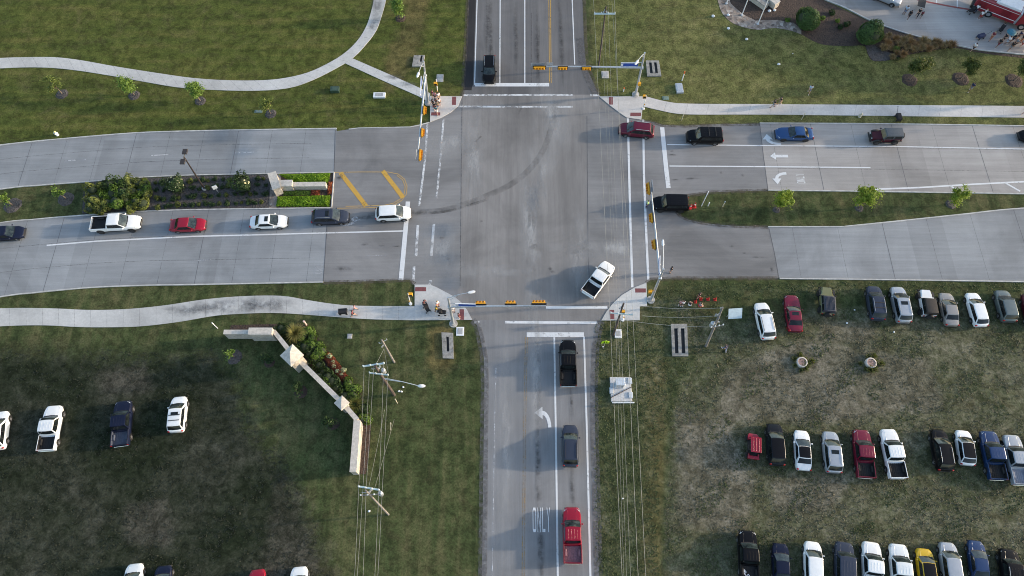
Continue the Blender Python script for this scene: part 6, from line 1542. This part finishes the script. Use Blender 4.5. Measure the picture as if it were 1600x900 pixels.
# ------------------------------------------------------------------ people
SKIN1 = pm('skin_light', (.50, .30, .22), .6, .08); SKIN2 = pm('skin_brown', (.24, .13, .085), .6, .08)
HAIRD = pm('hair_dark', (.022, .016, .013), .6, .2); HAIRB = pm('hair_brown', (.10, .06, .03), .6, .2); HAIRF = pm('hair_fair', (.36, .27, .14), .6, .2)
CL = {k: pm('cloth_'+k, c, .85, .15, 8) for k, c in dict(white=(.72, .72, .74), black=(.014, .014, .017), maroon=(.16, .025, .04), pink=(.55, .25, .28), red=(.42, .03, .04), navy=(.02, .03, .075), jeans=(.16, .22, .34), lime=(.55, .80, .04), grey=(.20, .21, .23), yellow=(.62, .42, .05), teal=(.03, .16, .20), khaki=(.30, .24, .15), sky=(.38, .50, .62), rust=(.34, .13, .07), olive=(.11, .11, .06)).items()}
def skinned(name, verts, radii, edges, levels=1):
    me = bpy.data.meshes.new(name); me.from_pydata(verts, edges, []); me.update()
    o = bpy.data.objects.new(name, me); col.objects.link(o)
    bm = bmesh.new(); bm.from_mesh(me); ly = bm.verts.layers.skin.verify(); bm.verts.ensure_lookup_table()
    for i, r in enumerate(radii):
        bm.verts[i][ly].radius = r if isinstance(r, tuple) else (r, r); bm.verts[i][ly].use_root = (i == 0)
    bm.to_mesh(me); bm.free()
    o.modifiers.new('skin', 'SKIN')
    ss = o.modifiers.new('sub', 'SUBSURF'); ss.levels = levels; ss.render_levels = levels
    dg = bpy.context.evaluated_depsgraph_get(); dg.update()
    out = bpy.data.meshes.new_from_object(o.evaluated_get(dg)); out.name = name; out.materials.clear(); out.materials.append(None)
    bpy.data.objects.remove(o); bpy.data.meshes.remove(me)
    out.polygons.foreach_set('use_smooth', [True]*len(out.polygons)); return out
def figure(pose):
    """standing figure 1.72 m tall facing +x; pose gives leg and arm swings in metres"""
    ll, rl, la, ra, bend, sit = pose
    hipz = .90 if not sit else .47
    def leg(sy, sw):
        if sit: return [(0, sy*.10, hipz), (.42, sy*.12, .48), (.44, sy*.12, .10), (.58, sy*.13, .04)]
        return [(0, sy*.09, hipz-.02), (.04+sw*.55, sy*.10, .49), (sw-.03, sy*.10, .09 if sw >= 0 else .13), (sw+.14, sy*.115, .035)]
    dz = 0 if not sit else -.43
    b = bend
    tor = [(0, 0, .95+dz), (b*.3, 0, 1.14+dz), (b*.75, 0, 1.36+dz), (b, 0, 1.48+dz), (b*1.1+.02, 0, 1.57+dz), (b*1.15+.02, 0, 1.68+dz)]
    sh = lambda sy: (b*.8, sy*.17, 1.41+dz)
    def arm(sy, sw, up): 
        e = (b*.7+sw*.45, sy*.23, 1.14+dz); wv = (b*.6+sw+.05, sy*.21, .90+dz+abs(sw)*.35) if not up else (b+.25, sy*.16, 1.22+dz)
        h = (wv[0]+.05, wv[1], wv[2]-.07 if not up else wv[2]+.05); return [e, wv, h]
    V_ = list(tor); Rr = [(.15, .115), (.14, .11), (.155, .115), .058, (.072, .085), (.068, .08)]; E_ = [(i, i+1) for i in range(5)]
    ends = {}
    for sy, sw, up in ((1, la[0], la[1]), (-1, ra[0], ra[1])):
        s = len(V_); V_.append(sh(sy)); Rr.append(.068); E_.append((2, s)); pr = s
        for p, r in zip(arm(sy, sw, up), (.050, .036, .040)): V_.append(p); Rr.append(r); E_.append((pr, len(V_)-1)); pr = len(V_)-1
        ends[sy] = (V_[-2], V_[-1])
    for sy, sw in ((1, ll), (-1, rl)):
        pr = 0
        for p, r in zip(leg(sy, sw), (.095, .062, .046, .042)): V_.append(p); Rr.append(r); E_.append((pr, len(V_)-1)); pr = len(V_)-1
    body = skinned('person_body', V_, Rr, E_)
    bm = bmesh.new(); bm.from_mesh(body); mb = MB()
    hx, hz = V_[4][0], V_[4][2]
    mb.tube([(hx+.07, 0, hz+.04), (hx+.115, 0, hz)], [.012, .02], 6)                     # nose
    for sy in (-1, 1):
        mb.ell((hx-.005, sy*.082, hz+.01), (.025, .014, .035), 0, 6, 4)                    # ears
        mb.ell((hx+.078, sy*.032, hz+.045), (.012, .014, .010), 0, 6, 4)                   # eyes
        wv, h = Vector(ends[sy][0]), Vector(ends[sy][1]); d = (h-wv).normalized(); sd2 = Vector((1, 0, 0))-d*d.x; sd2.normalize()
        for k in range(4):
            o = h+sd2*(k-1.5)*.020+d*.02; l = (.062, .075, .070, .052)[k]
            mb.tube([o, o+d*l*.55+Vector((0, -sy*.006, 0)), o+d*l+Vector((0, -sy*.018, 0))], [.0095, .0085, .006], 5)
        o = h+sd2*.034-d*.02; mb.tube([o, o+(d+sd2*.7)*.028, o+(d*1.1+sd2*.7)*.048], [.011, .010, .007], 5)
    mb.tube([(hx+.08, -.022, hz-.045), (hx+.084, .022, hz-.045)], .006, 5)                 # mouth
    tmp = mb.mesh('features', SKIN1); bm.from_mesh(tmp); bm.to_mesh(body); bm.free(); bpy.data.meshes.remove(tmp)
    body.materials.clear(); body.materials.append(None)
    # clothes follow the same skeleton, a little larger
    tv = [tor[0], tor[1], tor[2], (tor[3][0], 0, tor[3][2]-.04)]; tr_ = [(.172, .135), (.165, .13), (.178, .135), .085]; te = [(0, 1), (1, 2), (2, 3)]
    for sy, sw, up in ((1, la[0], la[1]), (-1, ra[0], ra[1])):
        tv += [sh(sy), tuple(Vector(sh(sy)).lerp(Vector(arm(sy, sw, up)[0]), .75))]; tr_ += [.088, .075]; te += [(2, len(tv)-2), (len(tv)-2, len(tv)-1)]
    shirt = skinned('shirt', tv, tr_, te)
    def lower(frac):
        pv = [(0, 0, .97+dz)]; prr = [(.165, .13)]; pe = []
        for sy, sw in ((1, ll), (-1, rl)):
            L_ = leg(sy, sw); pr = 0; pts = [L_[0], L_[1]]+([tuple(Vector(L_[1]).lerp(Vector(L_[2]), .86))] if frac > 1 else [])
            if frac < 1: pts = [L_[0], tuple(Vector(L_[0]).lerp(Vector(L_[1]), .8))]
            for p, r in zip(pts, (.112, .085 if frac > 1 else .10, .066)): pv.append(p); prr.append(r); pe.append((pr, len(pv)-1)); pr = len(pv)-1
        return skinned('trousers', pv, prr, pe)
    shoes = MB()
    for sy, sw in ((1, ll), (-1, rl)):
        L_ = leg(sy, sw); shoes.ell((L_[2][0]+.06, L_[2][1]+sy*.008, L_[3][2]+.012), (.145, .055, .05), 0, 8, 5)
    hr = MB(); hr.ell((hx-.02, 0, hz+.075), (.105, .098, .085), 0, 10, 6)
    return dict(body=body, shirt=shirt, trousers=lower(2), shorts=lower(.5), shoes=shoes.mesh('shoes', [None], 60), hair=hr.mesh('hair', [None], 60))
POSES = {'stand': (.03, -.02, (.03, 0), (.02, 0), 0, False), 'walk': (.32, -.30, (-.22, 0), (.24, 0), .05, False), 'push': (.24, -.22, (.3, 1), (.3, 1), .10, False), 'reach': (.06, -.08, (.3, 1), (.05, 0), .06, False), 'sit': (0, 0, (.22, 0), (.22, 0), .04, True)}
FIG = {}
NP = 'people at the crossing and the fire station'
def person(p, face, pose, shirt, legs, label, group=NP, sc=1.0, shorts=True, skin=SKIN1, hair=HAIRD, z=.0, extra=None):
    if pose not in FIG: FIG[pose] = figure(POSES[pose])
    f = FIG[pose]; t = empty('person', G(p)+Vector((0, 0, z)), R(face)); t.scale = (sc,)*3
    def pt(nm, me, m): o = meshobj(nm, me, t); osl(o, m); return o
    pt('body', f['body'], skin); pt('hair', f['hair'], hair); pt('shirt', f['shirt'], CL[shirt]); pt('shorts' if shorts else 'trousers', f['shorts' if shorts else 'trousers'], CL[legs]); pt('shoes', f['shoes'], CL['white' if len(label) % 2 else 'black'])
    if extra: extra(t)
    return tag(t, label, 'person', group)
def vest(t):
    mb = MB(); mb.box((0, 0, 1.22), (.34, .42, .05), 0); mb.box((0, 0, 1.36), (.33, .40, .04), 0); mb.build('reflective_band', SIGN_WHITE, t)
# northwest corner
PZ = .075
for p, fc, po, sh_, lg, lb in [((676.5, 153), 200, 'stand', 'maroon', 'black', 'person in a dark red shirt at the back left of the northwest crowd'), ((680.5, 156), 250, 'stand', 'pink', 'black', 'person in pink behind the northwest crowd'), ((686, 157), 300, 'stand', 'white', 'khaki', 'person in white at the right rear of the northwest crowd'),
        ((682, 163), 280, 'stand', 'grey', 'black', 'person in grey in the middle of the northwest crowd'), ((687, 166), 310, 'stand', 'white', 'black', 'person in white with black legs at the right of the northwest crowd'), ((677.5, 167), 230, 'reach', 'black', 'maroon', 'person in black at the left front of the northwest crowd'),
        ((684, 171), 270, 'stand', 'khaki', 'jeans', 'person in khaki near the front of the northwest crowd'), ((679.5, 172), 250, 'stand', 'black', 'red', 'person in black and red near the front left of the northwest crowd'), ((682.5, 178), 270, 'walk', 'teal', 'white', 'person in dark green standing foremost by the red pavers')]:
    person(p, fc, po, sh_, lg, lb, z=PZ)
# southwest corner
person((663.5, 477), 330, 'push', 'maroon', 'black', 'person in a long maroon top pushing forward on the southwest corner', z=PZ, shorts=False)
person((684.5, 479), 300, 'stand', 'white', 'pink', 'person in white and pink behind the yellow shirted one', z=PZ, hair=HAIRF)
person((682.5, 487), 0, 'push', 'yellow', 'khaki', 'person in yellow pushing a black stroller on the southwest corner', z=PZ, skin=SKIN2)
person((709, 488), 300, 'stand', 'white', 'white', 'person dressed in white beside the southwest signal pole', z=PZ, hair=HAIRF)
person((717.5, 497), 30, 'stand', 'maroon', 'red', 'person in dark red stepping off at the southwest corner', z=PZ, sc=.9)
person((555.5, 484.5), 0, 'walk', 'pink', 'pink', 'small child in pink walking ahead of the black wagon', z=.06, sc=.8, hair=HAIRB)
person((553, 494), 0, 'walk', 'maroon', 'black', 'person in maroon pulling the black wagon on the southwest path', z=.06)
# southeast
person((1061.5, 478), 90, 'stand', 'pink', 'black', 'person in pink at the left of the pair on the southeast verge'); person((1065, 478.5), 100, 'stand', 'white', 'black', 'person in white at the right of the pair on the southeast verge'); person((1076.5, 478), 60, 'sit', 'black', 'white', 'person in black sitting on the southeast verge', sc=1.0)
person((1089.5, 466), 0, 'reach', 'black', 'maroon', 'person in black behind the row of orange cones'); person((1092, 480), 20, 'sit', 'grey', 'red', 'person sitting in front of the row of orange cones')
person((1131, 547), 110, 'walk', 'navy', 'jeans', 'person in a dark top and pale jeans walking near the leaning pole', shorts=False)
person((1047, 426), 180, 'stand', 'black', 'grey', 'person in black standing in the road at the southeast corner')
person((1010, 324), 180, 'stand', 'lime', 'navy', 'officer in a lime vest in front of the big black SUV', shorts=False, extra=vest)
# northeast
person((1207, 168), 180, 'walk', 'black', 'grey', 'left of two dark dressed walkers on the northeast footpath', z=.06); person((1216.5, 164), 180, 'walk', 'black', 'khaki', 'right of two dark dressed walkers on the northeast footpath', z=.06)
person((1263, 145), 250, 'walk', 'sky', 'grey', 'person in pale blue walking over the northeast lawn', skin=SKIN1); person((1514, 141.5), 220, 'walk', 'navy', 'grey', 'person in navy on the lawn near the mulch rings', skin=SKIN2)
person((1517, 80.5), 200, 'walk', 'white', 'black', 'person in a white shirt at the edge of the fire station pavement', z=.1); person((1597.5, 179), 180, 'walk', 'black', 'black', 'person in black on the footpath at the right edge', z=.06)
Z2 = .10
for p, fc, po, sh_, lg, lb in [((1411, 23), 250, 'stand', 'sky', 'jeans', 'person in pale blue beside the pale vehicle at the top'), ((1417, 30), 230, 'walk', 'black', 'black', 'person in black walking below the pale vehicle at the top'), ((1431, 27), 240, 'walk', 'black', 'black', 'taller person in black below the black folding table'), ((1437, 28), 240, 'walk', 'maroon', 'black', 'child in dark maroon beside the taller person in black'),
        ((1521, 21), 60, 'stand', 'white', 'navy', 'left person in white behind the fire engine rear'), ((1528.5, 17.5), 80, 'stand', 'white', 'grey', 'right person in white behind the fire engine rear'), ((1532.5, 22), 100, 'stand', 'sky', 'black', 'person in grey blue beside the fire engine rear wheel'), ((1528, 31), 60, 'stand', 'white', 'red', 'person in white and red in front of the fire engine group'), ((1540, 19), 90, 'stand', 'olive', 'olive', 'person in olive next to the fire engine rear wheel'), ((1533, 28), 120, 'stand', 'white', 'black', 'second person in white in front of the fire engine group'),
        ((1569.5, 37), 60, 'stand', 'white', 'rust', 'person in white beside the fire engine front lockers'), ((1583.5, 38), 90, 'stand', 'khaki', 'black', 'person in khaki close to the fire engine cab'), ((1577, 33), 100, 'stand', 'black', 'black', 'person in black leaning at the fire engine pump'), ((1545.5, 63), 220, 'walk', 'maroon', 'rust', 'person in maroon walking alone left of the teal umbrella'),
        ((1556, 74), 210, 'walk', 'black', 'maroon', 'person in black below the teal umbrella on the left'), ((1564.5, 66), 200, 'stand', 'black', 'black', 'person in black standing left of the teal umbrella'), ((1570, 70), 180, 'walk', 'white', 'sky', 'person in white below the teal umbrella'), ((1578.5, 66), 200, 'walk', 'black', 'navy', 'person in black right of the teal umbrella'), ((1587.5, 62), 180, 'stand', 'navy', 'black', 'person in navy upright behind the right edge group'), ((1582, 74), 200, 'walk', 'grey', 'black', 'person in grey in the right edge group'),
        ((1586, 71), 180, 'sit', 'black', 'khaki', 'person sitting in the right edge group'), ((1575.5, 79), 200, 'walk', 'black', 'grey', 'lowest dark person of the right edge group'), ((1591.5, 68), 180, 'walk', 'black', 'rust', 'person in black at the right edge group back'), ((1597.5, 66), 180, 'stand', 'rust', 'black', 'person in rust at the right edge of the pavement'), ((1598.5, 81), 200, 'stand', 'black', 'black', 'person in black at the right edge above the verge'), ((1598, 56), 180, 'stand', 'teal', 'navy', 'person in teal at the right edge behind the umbrella'), ((1594, 73), 200, 'walk', 'white', 'red', 'small child in white and red at the right edge')]:
    person(p, fc, po, sh_, lg, lb, z=Z2, sc=.75 if 'child' in lb else 1.0, skin=SKIN2 if len(lb) % 3 == 0 else SKIN1, hair=(HAIRD, HAIRB, HAIRF)[len(lb) % 3], shorts=len(lb) % 4 != 0)
def stroller(p, rz, m, label, z, kind='stroller'):
    o = empty(kind, G(p)+Vector((0, 0, z)), R(rz)); mb = MB()
    if kind == 'wagon':
        mb.bbox((0, 0, .52), (1.05, .62, .42), 0, 0, .03); mb.build('tub', m, o); mb = MB(); mb.tube([(.5, 0, .4), (1.1, 0, .55), (1.5, 0, .85)], .02, 6); mb.tube([(1.5, -.1, .85), (1.5, .1, .85)], .02, 6); mb.build('handle', BLACK, o)
    else:
        mb.loft([[(x, y, z_) for y, z_ in ((-w_, a), (-w_, b_), (w_, b_), (w_, a))] for x, w_, a, b_ in ((-.35, .24, .50, 1.05), (.05, .25, .42, .70), (.50, .22, .40, .58))]); mb.build('seat', m, o)
        mb = MB(); mb.loft([[(-.25+.36*math.cos(R(a)), y*.27, .72+.42*math.sin(R(a))) for y in (-1, -.6, 0, .6, 1)] for a in (20, 60, 100, 140)], 0, False, False); mb.build('canopy', m, o); mb = MB(); mb.tube([(-.35, -.22, .9), (-.7, -.22, 1.02), (-.7, .22, 1.02), (-.35, .22, .9)], .02, 6); mb.build('handle', BLACK, o)
    for x in (-.38, .40):
        for y in (-.30, .30): q = MB(); q.tube([(x, y-.03, .14), (x, y+.03, .14)], .14, 12); q.build('wheel', RUBBER, o, 40)
    return tag(o, label, 'wagon' if kind == 'wagon' else 'stroller', 'strollers and wagons')
stroller((537, 489), 5, CL['black'], 'black pull wagon on the southwest footpath', .06, 'wagon'); stroller((691, 490.5), 0, CL['black'], 'black stroller in front of the yellow shirted person', PZ); stroller((667.5, 484), 300, CL['black'], 'black stroller in front of the maroon dressed person', PZ)
stroller((1530, 60.5), 20, CL['navy'], 'navy stroller alone on the fire station pavement', Z2, 'wagon'); stroller((1515.5, 20.5), 200, CL['black'], 'black stroller at the rear of the fire engine', Z2); stroller((1561, 50), 230, CL['black'], 'black stroller above the teal umbrella', Z2)
um = empty('umbrella', G((1569, 64))+Vector((0, 0, Z2))); mb = MB(); n = 10
mb.loft([[(r_*math.cos(2*math.pi*k/n), r_*math.sin(2*math.pi*k/n), z_) for k in range(n)] for r_, z_ in ((.72, 1.72), (.45, 1.95), (.02, 2.06))], 0, True, False); mb.build('canopy', pm('teal_cloth', (.035, .16, .22), .6, .2), um)
mb = MB(); mb.tube([(0, 0, .9), (0, 0, 2.12)], .015, 6); mb.build('shaft', STEEL, um); tag(um, 'teal open umbrella in the crowd at the right edge', 'umbrella')
stroller((1402, 186), 90, CL['black'], 'small black cart on the verge above the off-roader on the east road', .0, 'wagon')
